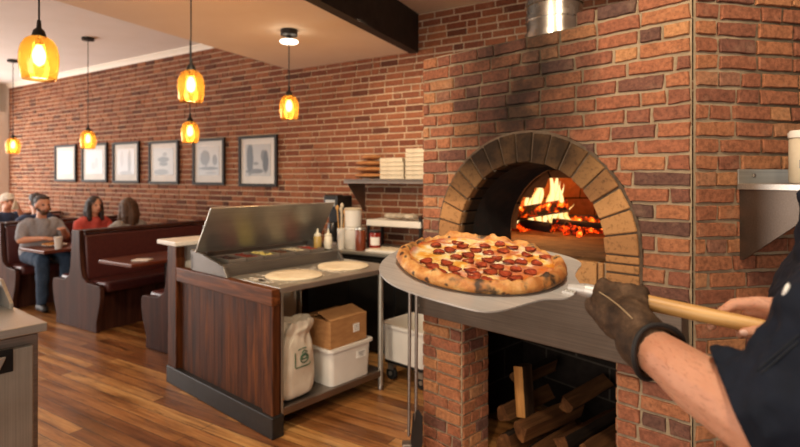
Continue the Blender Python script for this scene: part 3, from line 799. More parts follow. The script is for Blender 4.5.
# ------------------------------------------------------------------ pictures on the wall
def wall_pt(px, py):
    d = ray(px, py); t = VW/(d.x*wn.x+d.y*wn.y); return Vector((d.x*t, t, EYE+d.z*t))
prints = [[(0, -.03, .10, .05, .25), (.0, .10, .08, .04, .15)],
          [(-.03, -.05, .06, .06, .25), (.06, .0, .05, .08, .22)],
          [(.09, 0, .045, .19, .55), (-.10, .05, .05, .12, .25), (0, -.15, .16, .03, .45)],
          [(0, .04, .13, .04, .85), (0, -.02, .10, .03, .8), (-.05, -.13, .17, .04, .6), (.03, .11, .05, .03, .6)],
          [(-.065, .05, .10, .10, .8), (-.05, -.01, .03, .07, .7), (.12, .02, .05, .07, .75), (0, -.085, .19, .022, .8), (.05, -.14, .12, .015, .4)],
          [(-.13, .03, .06, .20, .9), (.13, -.01, .05, .14, .9), (.09, .06, .04, .07, .7), (-.05, -.12, .16, .03, .75), (-.03, -.03, .05, .02, .6)]]
PL = ['framed picture farthest left on the brick wall, a very pale faded print', 'second framed picture from the left, pale print with faint grey shapes',
      'third framed picture from the left, pale print with grey columns', 'framed black and white picture of a low dark roof shape over water',
      'framed black and white picture of two round trees', 'framed picture farthest right, dark trees either side of a light lane']
for i, (xa, xb, ya, yb) in enumerate([(57, 78, 145, 181.5), (84, 109, 143.5, 182), (115, 141, 142, 183), (151, 180.5, 141, 184), (195, 226.5, 138.5, 185), (241, 279, 135.5, 186.5)]):
    pa, pb = wall_pt(xa, 165), wall_pt(xb, 165); w = (pb-pa).length
    zt, zb = wall_pt((xa+xb)/2, ya).z, wall_pt((xa+xb)/2, yb).z; h = zt-zb
    cpt = (pa+pb)/2; cpt.z = (zt+zb)/2; cpt -= wn*.018
    t = thing('framed_picture', PL[i], 'picture', cpt, W_ANG, 'framed pictures on the brick wall')
    fw = .034; b = new()
    box(b, (0, -.012, h/2-fw/2), (w, .028, fw)); box(b, (0, -.012, -h/2+fw/2), (w, .028, fw))
    box(b, (w/2-fw/2, -.012, 0), (fw, .028, h-2*fw)); box(b, (-w/2+fw/2, -.012, 0), (fw, .028, h-2*fw))
    obj('picture_frame', b, 'frame', t)
    b = new(); box(b, (0, -.004, 0), (w-2*fw, .008, h-2*fw)); obj('mat_board', b, 'matboard', t)
    b = new(); box(b, (0, -.009, .01), ((w-2*fw)*.74, .004, (h-2*fw)*.70)); obj('print', b, print_mat('faded print', prints[i], 'b4b4b8' if i < 3 else 'a09e9c'), t)

# ------------------------------------------------------------------ booths
SEAT_H, BACK_H = .475, 1.01
V_A, V_B = 2.885, 4.40
def booth(u0, label, u1=None, sides=(1, -1)):
    """double bench: local x along wd from u0, y into the wall from the aisle"""
    L = .94; t = thing('booth_bench', label, 'bench', uv(u0+L/2, V_A), 0, 'maroon booth benches')
    # local frame rotated so x = wd ; y = +wn needs a left-handed frame, so x = -wd
    t.rotation_euler = (0, 0, W_ANG)
    b = new(); h = L/2
    side = [(h-.07, 0), (h-.075, .10), (h-.02, .26), (h, .36), (h, SEAT_H-.03), (h-.02, SEAT_H), (h-.25, SEAT_H+.01), (.135, SEAT_H+.06), (.105, .62), (.085, .80), (.075, BACK_H)]
    poly = side+[(-x, z) for x, z in reversed(side)]
    prism(b, poly, (0, .03, 0), (1, 0, 0), (0, 0, 1), .045)
    obj('end_panel', b, 'booth_wood', t, bevel=.006)
    D = V_B-V_A
    b = new(); box(b, (0, D/2+.03, BACK_H-.02), (.15, D-.04, .035)); obj('top_rail', b, 'booth_wood', t, bevel=.006)
    b = new(); box(b, (0, D/2+.02, .20), (.70, D-.06, .40)); obj('seat_box', b, 'booth_wood', t)
    for s in (-1, 1):
        b = new(); box(b, (s*(.07+.195), D/2+.03, SEAT_H-.025), (.385, D-.05, .11)); obj('seat_cushion', b, 'vinyl', t, bevel=.035, seg=4, smooth=40)
        b = new(); prism(b, [(s*.02, SEAT_H+.02), (s*.135, SEAT_H+.02), (s*.085, BACK_H-.05), (s*.02, BACK_H-.05)], (0, .04, 0), (1, 0, 0), (0, 0, 1), -(D-.05))
        obj('back_cushion', b, 'vinyl', t, bevel=.018, seg=3, smooth=40)
    return t
booth(5.286, 'maroon vinyl double booth bench in front, whole back and open seat in view')
booth(7.09, 'maroon double booth bench that the man in the grey shirt sits on')
booth(8.89, 'farthest booth bench, at the left edge behind the small child')
booth(3.66, 'booth bench mostly hidden behind the wooden counter end, only one seat corner showing')
def btable(u0, u1, label, v0=2.84, posts=(3.40, 4.15)):
    t = thing('booth_table', label, 'table', uv((u0+u1)/2, (v0+V_B)/2), W_ANG, 'booth tables')
    D = V_B-v0
    b = new(); box(b, (0, 0, .735), (u1-u0, D, .035)); obj('tabletop', b, 'table_wood', t, bevel=.008)
    for v_ in posts:
        y_ = v_-(v0+V_B)/2
        b = new(); cone(b, (0, y_, .02), (0, y_, .715), .034, seg=20); obj('table_post', b, 'black_metal', t, smooth=40)
        b = new(); lathe(b, [(.08, .001), (.08, .012), (.04, .03)], 28, (0, y_, 0)); obj('base_foot', b, 'black_metal', t, smooth=40)
    return t
btable(4.69, 5.25, 'empty dark wood booth table beside the wooden counter end', 2.83)
btable(6.35, 6.93, 'booth table with a plate of food where the man eats')
btable(8.22, 8.70, 'booth table at the far left edge of the room', 2.84, (3.06, 4.15))
def on_table(name, bm_, mat_, u, v, label, cat, z=.7535, **k):
    o = obj(name, bm_, mat_, **k); o.location = uv(u, v, z); return tag(o, label, cat)
pl = thing('plate', 'white plate of food in front of the man in the grey shirt', 'plate', uv(6.72, 3.12, .7535))
b = new(); lathe(b, [(.07, 0), (.13, .018), (.128, .022), (.065, .006)], 32); obj('dish', b, 'plate', pl, smooth=40)
b = new()
for k in range(14): ball(b, (rng.uniform(-.08, .08), rng.uniform(-.08, .08), .028), (rng.uniform(.025, .045), rng.uniform(.02, .04), rng.uniform(.012, .022)), 2)
tag(obj('food_portion', b, 'food', smooth=180), 'golden brown food heaped on the plate of the man in grey', 'food', kind='stuff').location = uv(6.72, 3.12, .7535)
cu = thing('drinking_cup', 'white paper cup on the table by the bench back', 'cup', uv(6.42, 3.02, .7535))
b = new(); lathe(b, [(.032, 0), (.043, .125)], 24); obj('cup_body', b, 'white_plastic', cu, smooth=40)
b = new(); lathe(b, [(.045, .124), (.046, .132), (.040, .136)], 24); obj('lid', b, 'white_plastic', cu, smooth=40)
pp = thing('potted_plant', 'small green plant at the wall end of the table behind the man', 'plant', uv(6.62, 4.0, .7535))
b = new(); lathe(b, [(.04, 0), (.055, .09)], 20); obj('pot', b, 'white_plastic', pp, smooth=40)
b = new()
for k in range(34):
    a = rng.uniform(0, 2*PI); e = rng.uniform(.2, 1.3); d = Vector((math.cos(a)*math.cos(e), math.sin(a)*math.cos(e), math.sin(e)))
    p = Vector((0, 0, .08)); q = p+d*rng.uniform(.1, .2); s = d.cross((0, 0, 1)).normalized()*.018
    quad(b, p, p.lerp(q, .5)+s, q, p.lerp(q, .5)-s)
obj('foliage', b, 'leaf', pp, kind='stuff')
on_table('napkin', (lambda b: (box(b, (0, 0, .006), (.16, .12, .012)), b)[1])(new()), 'paper', 4.82, 3.02, 'white folded napkin on the empty booth table', 'napkin', bevel=.003)

# ------------------------------------------------------------------ seated guests
def guest(u, v, face, label, top, hair, hairm, scale=1.0, lean=.06, legs=True, arms='table', extra=None, shade='skin', long_hair=False, beard=False, cap=False):
    """sits on a booth seat; face=-1 looks towards the kitchen (-wd), +1 away from it"""
    ang = math.atan2(wd.y*face, wd.x*face)
    t = thing('person', label, 'person', uv(u, v, 0), ang); S = scale; z0 = SEAT_H+.03
    b = new()
    hip = Vector((0, 0, z0+.150)); che = Vector((lean*.6, 0, z0+.40*S)); nk = Vector((lean, 0, z0+.60*S)); hd = Vector((lean+.035, 0, z0+.735*S))
    def P(x, y, z): return Vector((x, y, z))
    chain(b, [hip, P(lean*.3, 0, z0+.26*S), che, P(lean*.9, 0, z0+.50*S)], [.125*S, .125*S, .135*S, .09*S], 2)
    for s in (-1, 1): chain(b, [hip+P(0, s*.07, 0), che+P(0, s*.07*S, 0), P(lean*.8, s*.135*S, z0+.505*S)], [.11*S, .105*S, .075*S])
    chain(b, [P(lean*.9, 0, z0+.52*S), nk, hd+P(-.01, 0, -.04)], [.062*S, .055*S, .055*S])
    # head
    ball(b, hd+P(-.008, 0, .035*S), (.095*S, .077*S, .092*S), 3); ball(b, hd+P(.025*S, 0, -.045*S), (.062*S, .056*S, .068*S), 3)
    chain(b, [hd+P(.088*S, 0, .02*S), hd+P(.108*S, 0, -.022*S)], [.010*S, .015*S]); 
    for s in (-1, 1): ball(b, hd+P(-.005, s*.079*S, -.005), (.022*S, .010*S, .032*S), 2)
    sho = [P(lean*.8, s*.185*S, z0+.49*S) for s in (-1, 1)]
    arm = []
    for i, s in enumerate((-1, 1)):
        if arms == 'table': el, wr = P(.17, s*.25*S, z0+.33*S), P(.36, s*.12, .845)
        elif arms == 'eat' and s == 1: el, wr = P(.19, .24*S, z0+.36*S), P(.30, .07, hd.z-.10)
        elif arms == 'hand' and s == extra: el, wr = P(.14, s*.27*S, z0+.33*S), P(.36, s*.12, z0+.42)
        else: el, wr = P(.15, s*.25*S, z0+.33*S), P(.36, s*.12, .845)
        arm.append((sho[i], el, wr))
        chain(b, [sho[i], el, wr], [.058*S, .045*S, .030*S])
        d = (wr-el).normalized(); hc = wr+d*.05
        ball(b, hc, (.048*S, .042*S, .026*S), 2)
        for k in range(4):
            o_ = P(0, (k-1.5)*.020, 0); chain(b, [hc+o_+d*.02, hc+o_+d*.055+P(0, 0, -.008), hc+o_+d*.08+P(0, 0, -.03)], [.011, .010, .008], 1)
        chain(b, [hc-P(0, s*.03, 0), hc-P(0, s*.06, .0)+d*.03], [.013, .010], 1)
    for s in (-1, 1):
        chain(b, [hip+P(0, s*.09, -.035), P(.44*S, s*.13, z0+.088), P(.41*S, s*.13, .10)], [.095*S, .068*S, .045*S])
        chain(b, [P(.39*S, s*.13, .055), P(.50*S, s*.14, .045)], [.05*S, .040*S])
    me = remesh(b, .011, 3); meshobj('body', me, shade, t, smooth=180)
    # face
    b = new()
    for s in (-1, 1): ball(b, hd+P(.083*S, s*.032*S, .012*S), (.010*S, .014*S, .008*S), 2)
    obj('eyes', b, 'eye', t, smooth=180)
    b = new(); ball(b, hd+P(.082*S, 0, -.062*S), (.010*S, .024*S, .008*S), 2); obj('mouth', b, 'lip', t, smooth=180)
    # shirt
    b = new()
    chain(b, [hip+P(0, 0, .0), P(lean*.3, 0, z0+.24*S), che, P(lean*.9, 0, z0+.50*S)], [.142*S, .142*S, .150*S, .105*S], 2)
    for s in (-1, 1): chain(b, [hip+P(0, s*.07, 0), che+P(0, s*.07*S, 0), P(lean*.8, s*.135*S, z0+.505*S)], [.125*S, .12*S, .088*S])
    for sh, el, wr in arm: chain(b, [sh, sh.lerp(el, .80)], [.070*S, .064*S])
    ball(b, P(lean*.9, 0, z0+.55*S), (.075*S, .08*S, .035*S), 2)
    me = remesh(b, .012, 3); ripple(me, 9, .010); meshobj('shirt', me, top, t, smooth=180)
    if legs:
        b = new()
        for s in (-1, 1):
            chain(b, [hip+P(0, s*.09, -.035), P(.44*S, s*.13, z0+.088), P(.42*S, s*.13, .12)], [.106*S, .082*S, .060*S])
        me = remesh(b, .013, 3); ripple(me, 12, .008); meshobj('trousers', me, 'jeans', t, smooth=180)
        for s in (-1, 1):
            b = new(); chain(b, [P(.38*S, s*.13, .058), P(.45, s*.135, .054), P(.52*S, s*.14, .044)], [.054*S, .048*S, .040*S]); meshobj('shoe', remesh(b, .009, 2), 'shoe', t, smooth=180)
    b = new()
    if long_hair:
        ball(b, hd+P(-.022, 0, .045*S), (.102*S, .092*S, .095*S), 3)
        for s in (-1, 1): chain(b, [hd+P(-.01, s*.075*S, .03), hd+P(-.005, s*.085*S, -.08), hd+P(.02, s*.085*S, -.19*S)], [.034, .036, .024])
        chain(b, [hd+P(-.06, 0, .03), hd+P(-.085, 0, -.09), hd+P(-.085, 0, -.24*S)], [.06, .068, .045])
        for s in (-1, 1): chain(b, [hd+P(-.05, s*.05, .03), hd+P(-.07, s*.06, -.09), hd+P(-.06, s*.06, -.22*S)], [.05, .05, .03])
    elif cap:
        ball(b, hd+P(-.012, 0, .055*S), (.104*S, .086*S, .085*S), 3); ball(b, hd+P(.09*S, 0, .055*S), (.06*S, .06*S, .010), 2)
    else:
        ball(b, hd+P(-.026, 0, .055*S), (.094*S, .083*S, .086*S), 3); ball(b, hd+P(-.05, 0, .0), (.065*S, .076*S, .07*S), 3); ball(b, hd+P(.03, 0, .098*S), (.055*S, .06*S, .028*S), 2)
    me = remesh(b, .008, 2); ripple(me, 40, .006); meshobj('cap' if cap else 'hair', me, hairm, t, smooth=180)
    if beard:
        b = new(); ball(b, hd+P(.036*S, 0, -.066*S), (.052*S, .050*S, .056*S), 3)
        for s in (-1, 1): chain(b, [hd+P(.02, s*.066*S, -.005), hd+P(.03, s*.058*S, -.05)], [.014, .02], 2)
        me = remesh(b, .006, 2)
        bm2 = bmesh.new(); bm2.from_mesh(me)
        bmesh.ops.bisect_plane(bm2, geom=bm2.verts[:]+bm2.edges[:]+bm2.faces[:], plane_co=hd+P(.08, 0, -.048*S), plane_no=(.35, 0, 1), clear_outer=True)
        bm2.to_mesh(me); bm2.free(); meshobj('beard', me, 'hair_brown', t, smooth=180)
    return t, hd
guest(7.16, 3.13, -1, 'bearded man in a grey polo shirt and jeans eating at the booth table', 'polo', '', 'hair_dark', .97, .10, True, 'hand', 1, beard=True)
guest(7.20, 3.76, -1, 'woman with long dark hair and a coral top facing the kitchen', 'red_top', '', 'hair_dark', .93, .12, True, 'table', long_hair=True)
guest(6.13, 3.66, 1, 'long brown haired person seen from behind over the booth back', 'grey_top', '', 'hair_brown', .93, -.02, True, 'table', long_hair=True)
g4, hd4 = guest(9.03, 3.50, -1, 'person in a pale cap and dark blue top at the far left booth', 'navy_top', '', 'cap_cloth', .95, .10, True, 'eat', cap=True)
guest(7.93, 3.46, 1, 'dark haired person seen from behind past the bearded man', 'navy_top', '', 'hair_dark', .97, 0, True, 'table')
sl_ = new(); prism(sl_, [(-.05, 0), (.05, 0), (.01, .14), (-.01, .14)], (0, 0, 0), (1, 0, 0), (0, 0, 1), .02)
o = obj('sandwich', sl_, 'dough', bevel=.008); o.location = uv(8.66, 3.50, 1.10); o.rotation_euler = (0, 0, R(60)); tag(o, 'pale bun held up to the mouth by the person in the cap', 'food')

# ------------------------------------------------------------------ prep counter
P2 = Vector((-.736, 3.172, 0)); LA = math.atan2(.749, .6626); Ld = Vector((math.cos(LA), math.sin(LA), 0)); Dd = Vector((-Ld.y, Ld.x, 0))
def pc(x, y, z=0): return P2+Ld*x+Dd*y+Vector((0, 0, z))
HT = .885
t = thing('counter_partition', 'dark stained wooden counter end with black base and raised white-capped ledge', 'counter', P2, LA)
b = new(); n = 11
box(b, (.022, .66, .485), (.03, 1.30, .75)); 
for i in range(n):
    w_ = 1.10/n; box(b, (.004, .115+w_*(i+.5), .485), (.02, w_-.0012, .75))
obj('plank_panel', b, 'counter_wood', t, bevel=.0008)
b = new(); box(b, (-.006, .055, .485), (.05, .11, .75)); obj('corner_post', b, 'counter_wood', t, bevel=.004)
b = new(); box(b, (-.010, .60, HT-.05), (.06, 1.21, .10)); obj('top_rail', b, 'counter_rail', t, bevel=.005)
b = new(); box(b, (-.004, 1.275, .59), (.07, .13, .955)); obj('tall_post', b, 'counter_wood', t, bevel=.004)
b = new(); box(b, (-.005, .665, .065), (.085, 1.37, .13)); obj('base_board', b, 'black_base', t, bevel=.006)
b = new(); box(b, (.60, 1.29, .53), (1.10, .10, 1.04)); obj('ledge_wall', b, 'white_paint', t)
b = new(); box(b, (.565, 1.275, 1.066), (1.30, .30, .034)); obj('ledge_cap', b, 'white_top', t, bevel=.006)

t = thing('prep_table', 'stainless steel pizza prep table with raised lid and open shelf below', 'table', P2, LA)
W_T = 1.06
b = new(); box(b, (.03+W_T/2, .53, HT-.0175), (W_T, 1.04, .035)); obj('work_top', b, 'steel', t, bevel=.005)
legs = [(.045, .03), (.93, .03), (.045, 1.0), (.93, 1.0)]
for (x, y) in legs:
    lg = new(); cone(lg, (x, y, .03), (x, y, HT-.03), .019, seg=18); lo = obj('leg', lg, 'steel_v', t, smooth=40)
    f_ = new(); lathe(f_, [(.022, 0), (.024, .02), (.014, .04)], 16, (x, y, 0)); obj('foot', f_, 'steel_dark', lo, smooth=40)
b = new(); box(b, (.49, .52, .135), (.93, 1.0, .022)); box(b, (.49, .028, .1225), (.92, .02, .045)); obj('lower_shelf', b, 'steel_dark', t, bevel=.003)
# raised cold rail
b = new(); x0, x1 = -.02, 1.03; y0, y1 = .53, 1.02; zt0, zt1 = HT+.075, HT+.125
for x in (x0, x1-.025):
    prism(b, [(y0, HT), (y1, HT), (y1, zt1+.02), (y0+.32, zt1), (y0+.05, HT+.07)], (x, 0, 0), (0, 1, 0), (0, 0, 1), .025)
rail = b
box(rail, ((x0+x1)/2, y0+.06, HT+.035), (x1-x0, .02, .07)); box(rail, ((x0+x1)/2, y0+.09, HT+.070), (x1-x0, .07, .010)); box(rail, ((x0+x1)/2, y1-.02, HT+.06), (x1-x0, .03, .12))
box(rail, ((x0+x1)/2, (y0+y1)/2, HT+.006), (x1-x0-.02, y1-y0-.08, .010))
obj('cold_rail', rail, 'steel_cheek', t, bevel=.003)
# lid
b = new()
lp0, lp1 = Vector((0, .955, HT+.125)), Vector((0, .735, HT+.455))
lv = (lp1-lp0)
prism(b, [(0, 0), (1.13, 0), (1.13, 1), (0, 1)], lp0+Vector((-.02, 0, 0)), (1, 0, 0), lv, -.012)
for x in (1.098,): prism(b, [(0, 0), (.10, .55), (0, 1)], lp0+Vector((x, 0, 0)), (0, 1, 0), lv, .012)
obj('lid', b, 'steel', t, bevel=.003)
for x in (.10, .98):
    h_ = new(); cone(h_, (x-.03, .965, HT+.125), (x+.03, .965, HT+.125), .012, seg=14); obj('hinge', h_, 'steel_dark', t, smooth=40)
fills = [('3a2420', 'dark chopped olives'), ('7a2a1c', 'red sliced peppers'), ('d8c878', 'shredded yellow cheese'), ('5c3a26', 'brown mushrooms'), ('c8b898', 'pale onion'), ('8a3020', 'sliced pepperoni')]
for i, (c_, nm) in enumerate(fills):
    pn = thing('food_pan', 'steel topping pan of %s in the prep table rail' % nm, 'pan', pc(.075+.145*i+.07, .80, HT+.0125), LA, 'topping pans in the rail')
    b = new()
    for sx, sy, w_, h_ in ((-.066, 0, .004, .26), (.066, 0, .004, .26), (0, -.13, .136, .004), (0, .13, .136, .004)): box(b, (sx, sy, .042), (w_, h_, .085))
    box(b, (0, 0, .003), (.13, .26, .004)); obj('pan_wall', b, 'steel', pn)
    b = new(); rg = random.Random(i)
    for k in range(90): ball(b, (rg.uniform(-.045, .045), rg.uniform(-.108, .108), .068+rg.uniform(-.006, .012)), (rg.uniform(.008, .018), rg.uniform(.008, .018), rg.uniform(.004, .009)), 1)
    box(b, (0, 0, .0365), (.124, .252, .055))
    tag(obj('topping', b, simple('topping '+nm, c_, c_, .6, scale=40, bump=.3)), '%s heaped in a prep table pan' % nm, 'topping', kind='stuff').location = pn.location
for o in bpy.data.objects:
    if o.name.startswith('topping'): o.rotation_euler = (0, 0, LA)
# dough rounds
for (x, y, r, lab) in ((.33, .27, .19, 'flat round of floured dough on the prep table, nearest the wooden counter end'), (.80, .30, .19, 'flat round of floured dough at the right end of the prep table')):
    b = new(); n = 48; rings = []
    for rr, zz in ((1, 0), (1.01, .006), (.97, .013), (.6, .012), (.02, .013)):
        rings.append([b.verts.new((r*rr*(1+.02*math.sin(3*a+x*9)+.012*math.sin(5*a))*math.cos(a), r*rr*(1+.02*math.sin(2*a+x))*math.sin(a), zz)) for a in [2*PI*k/n for k in range(n)]])
    for P_, Q_ in zip(rings, rings[1:]):
        for k in range(n): b.faces.new((P_[k], P_[(k+1) % n], Q_[(k+1) % n], Q_[k]))
    b.faces.new(rings[0][::-1]); b.faces.new(rings[-1])
    o = obj('dough_round', b, 'dough', smooth=60); o.location = pc(x, y, HT+.001); tag(o, lab, 'dough', 'dough rounds on the prep table')
b = new(); rg = random.Random(4)
for k in range(220):
    a, q = rg.uniform(0, 2*PI), rg.gauss(0, .16); cx = .10 if rg.random() < .45 else .55
    x_, y_ = cx+q*math.cos(a)*.6, .30+q*math.sin(a)*.8
    if not (.04 < x_ < 1.0 and .02 < y_ < .55): continue
    s = rg.uniform(.006, .02); pts_ = [pc(x_+s*rg.uniform(.5, 1.2)*math.cos(t_), y_+s*rg.uniform(.5, 1.2)*math.sin(t_), HT+.0012) for t_ in [2*PI*j/7 for j in range(7)]]
    quad(b, *pts_)
tag(obj('scattered_flour', b, 'flour', normals=False), 'white flour dusted over the steel work top', 'flour', kind='stuff')
# squeeze bottles
for (x, y, m_, lab) in ((.955, .775, 'oil', 'squeeze bottle of amber oil at the end of the prep table rail'), (1.005, .70, 'squeeze', 'pale squeeze bottle right of the oil bottle')):
    t = thing('squeeze_bottle', lab, 'bottle', pc(x, y, HT+.08), 0, 'squeeze bottles on the prep table')
    b = new(); lathe(b, [(.030, 0), (.034, .006), (.034, .09), (.028, .105)], 24); obj('bottle_body', b, m_, t, smooth=40)
    b = new(); lathe(b, [(.029, .104), (.030, .118), (.012, .128), (.004, .165)], 20); obj('nozzle', b, 'squeeze', t, smooth=40)

# on the lower shelf
t = thing('flour_sack', 'cream paper flour sack with rolled top and green print on the shelf', 'sack', pc(.215, .145, .148), LA+.06)
b = new(); n = 40; rings = []
prof = [(.0, .86), (.03, 1.0), (.10, 1.04), (.17, 1.0), (.24, 1.02), (.31, .97), (.36, .95), (.395, .82), (.41, .86), (.43, .98), (.465, .96), (.50, .74)]
for z, k_ in prof:
    ring_ = []
    for k in range(n):
        a = 2*PI*k/n; ca, sa = math.cos(a), math.sin(a); e = .55 if z < .36 else .8
        x = math.copysign(abs(ca)**e, ca)*.138*k_; y = math.copysign(abs(sa)**e, sa)*.096*k_
        q = noise.fractal(Vector((x*22, y*22, z*16)), 1, 2, 3)*(.018 if z < .33 else .045)
        ring_.append(b.verts.new((x*(1+q*6)+ (z-.36)*.25*(z > .36), y*(1+q*6), z+q*.6)))
    rings.append(ring_)
for P_, Q_ in zip(rings, rings[1:]):
    for k in range(n): b.faces.new((P_[k], P_[(k+1) % n], Q_[(k+1) % n], Q_[k]))
b.faces.new(rings[0][::-1]); c_ = b.verts.new((.03, 0, .43))
for k in range(n): b.faces.new((rings[-1][k], rings[-1][(k+1) % n], c_))
o = obj('sack_body', b, 'sack', t, smooth=180); o.modifiers.new('s', 'SUBSURF').render_levels = 2
def ink_on(parent, pts_list, mat_, y, name='printed_emblem', r=.004, closed=False):
    b = new()
    for pts_ in pts_list: tube(b, [(p[0], y, p[1]) for p in pts_], r, 6, closed=False)
    return obj(name, b, mat_, parent)
circ = lambda cx, cz, rx, rz, n=22, a0=0, a1=2*PI: [(cx+rx*math.cos(a0+(a1-a0)*i/n), cz+rz*math.sin(a0+(a1-a0)*i/n)) for i in range(n+1)]
ink_on(t, [circ(.02, .255, .032, .028), circ(.02, .262, .020, .012), [(-.055, .30), (-.055, .215), (-.05, .205), (.06, .205), (.07, .22)], [(.0, .29), (.02, .305), (.045, .29)],
           [(-.03, .315), (-.005, .318)], [(.005, .32), (.035, .318)], [(-.005, .25), (.045, .25)]], 'green_ink', -.102, r=.0035)
def tub(parent, w, d, h, rim=.02):
    b = new(); k = .90; t_ = .006
    def ring(w_, d_, z):
        c = .035; p = []
        for sx, sy, a in ((1, 1, 0), (-1, 1, PI/2), (-1, -1, PI), (1, -1, 1.5*PI)):
            for j in range(5): p.append(b.verts.new((sx*(w_/2-c)+c*math.cos(a+PI/2*j/4), sy*(d_/2-c)+c*math.sin(a+PI/2*j/4), z)))
        return p
    rs = [ring(w*k, d*k, 0), ring(w-.02, d-.02, h-.05), ring(w-.02, d-.02, h-rim), ring(w+.015, d+.015, h-rim), ring(w+.015, d+.015, h), ring(w-.03, d-.03, h), ring(w*k-.02, d*k-.02, .01)]
    for P_, Q_ in zip(rs, rs[1:]):
        for i in range(len(P_)): b.faces.new((P_[i], P_[(i+1) % len(P_)], Q_[(i+1) % len(P_)], Q_[i]))
    b.faces.new(rs[0][::-1]); b.faces.new(rs[-1])
    return obj('tub_body', b, 'white_plastic', parent, smooth=35)
t = thing('storage_tub', 'white plastic storage tub with a small label, under the cardboard box', 'tub', pc(.640, .185, .148), LA, 'white plastic tubs')
tub(t, .40, .33, .255)
b = new(); box(b, (.09, -.157, .165), (.085, .004, .05), rot=Euler((R(-5), 0, 0)).to_quaternion()); lb = obj('label', b, 'paper', t, label='small white paper label')
b = new()
for k in range(3): box(b, (.09, -.1602, .178-.013*k), (.06-.012*k, .002, .004), rot=Euler((R(-5), 0, 0)).to_quaternion())
obj('label_print', b, 'ink', lb)
t = thing('cardboard_box', 'brown cardboard box with a white label on top of the white tub', 'box', pc(.615, .185, .404), LA+R(2))
b = new(); w_, d_, h_ = .35, .30, .185
box(b, (0, 0, h_/2), (w_, d_, h_)); obj('carton', b, 'cardboard', t, bevel=.003)
for s in (-1, 1):
    b = new(); prism(b, [(-w_/2, 0), (w_/2, 0), (w_/2-.01, .145), (-w_/2+.01, .145)], (0, s*d_/2, h_), (1, 0, 0), Vector((0, -s, .14 if s > 0 else .30)).normalized(), .004); obj('flap', b, 'cardboard', t)
b = new(); box(b, (.07, -d_/2-.0015, .10), (.058, .003, .055)); lb = obj('label', b, 'paper', t, label='white paper label')
b = new()
for k in range(3): box(b, (.07, -d_/2-.0035, .115-.014*k), (.042, .001, .003))
obj('label_print', b, 'ink', lb)
t = thing('rolling_tub', 'white plastic tub on black casters, right of the prep table legs', 'tub', pc(1.27, -.05, 0), LA, 'white plastic tubs')
o = tub(t, .42, .44, .275); o.location.z = .165
b = new(); box(b, (0, 0, .15), (.36, .38, .03)); obj('dolly', b, 'black_base', t, bevel=.006)
for sx in (-1, 1):
    for sy in (-1, 1):
        b = new(); cone(b, (sx*.14-.014, sy*.15, .05), (sx*.14+.014, sy*.15, .05), .05, seg=24); wh = obj('caster', b, 'rubber', t, smooth=40, bevel=.005)
        b = new(); box(b, (sx*.14, sy*.15, .11), (.044, .05, .06)); cone(b, (sx*.14-.02, sy*.15, .05), (sx*.14+.02, sy*.15, .05), .016, seg=16); obj('caster_fork', b, 'steel', wh)

# ------------------------------------------------------------------ back counter and shelves by the picture wall
bc_u0, bc_u1, bc_v0 = 1.95, 3.44, 3.80
t = thing('back_counter', 'stainless back counter along the brick wall behind the prep table', 'counter', uv((bc_u0+bc_u1)/2, (bc_v0+4.41)/2), W_ANG)
w_, d_ = bc_u1-bc_u0, 4.41-bc_v0
b = new(); box(b, (0, 0, .88), (w_, d_, .03)); obj('worktop', b, 'steel', t, bevel=.004)
b = new(); box(b, (0, .02, .44), (w_-.04, d_-.06, .84)); obj('cabinet_body', b, 'black_base', t)
for k in range(3):
    b = new(); box(b, (-w_/2+w_/6+k*w_/3, -d_/2+.04, .44), (w_/3-.02, .018, .78)); dr = obj('door', b, 'black_metal', t, bevel=.003)
    b = new(); box(b, (-w_/2+w_/6+k*w_/3, -d_/2+.022, .80), (.18, .018, .02)); obj('handle', b, 'steel_dark', dr, bevel=.003)
def wu(px, v, z=0):
    """point above the wall-parallel line v under the picture column px"""
    d = ray(px, HOR); t_ = v/(d.x*wn.x+d.y*wn.y); return Vector((d.x*t_, d.y*t_, z))
sa, sb = wu(363, VW-.02), uv(1.72, VW-.02)
t = thing('wall_shelf', 'steel wall shelf with a slanted bracket holding white pizza boxes', 'shelf', sa+Vector((0, 0, 1.515)), W_ANG)
Ls = (sb-sa).length
b = new(); box(b, (Ls/2, -.16, .012), (Ls, .32, .024)); box(b, (Ls/2, -.318, .002), (Ls, .004, .04)); box(b, (Ls/2, -.012, .04), (Ls, .006, .06)); obj('shelf_board', b, 'steel_dark', t, bevel=.002)
for x in (.02, Ls*.95):
    b = new(); prism(b, [(0, 0), (-.28, 0), (-.28, -.03), (-.02, -.30), (0, -.30)], (x, 0, 0), (0, 1, 0), (0, 0, 1), .006); obj('bracket', b, 'steel_dark', t)
zsh = 1.515+.0245
def stack(px, v, n, w, d, h, m_, group, labs, name, cat, jitter=.01, zz=zsh):
    for k in range(n):
        t = thing(name, labs(k), cat, wu(px, v, zz+k*h), W_ANG+rng.uniform(-.05, .05), group)
        b = new(); box(b, (0, 0, h*.36), (w-.006, d-.006, h*.66)); obj('tray', b, m_, t, bevel=.002)
        b = new(); box(b, (0, .0, h*.80), (w, d, h*.26)); obj('lid', b, m_, t, bevel=.003)
stack(399, VW-.17, 5, .26, .28, .040, 'card_white', 'pizza boxes in the left shelf stack', lambda k: 'white pizza box, %s in the shorter stack on the wall shelf' % ('at the bottom', 'second from the bottom', 'in the middle', 'second from the top', 'at the top')[k], 'pizza_box', 'box')
stack(425, VW-.17, 7, .26, .28, .040, 'card_white', 'pizza boxes in the right shelf stack', lambda k: 'white pizza box, %s in the taller stack against the oven' % ('at the bottom', 'second from the bottom', 'third from the bottom', 'in the middle', 'third from the top', 'second from the top', 'at the top')[k], 'pizza_box', 'box')
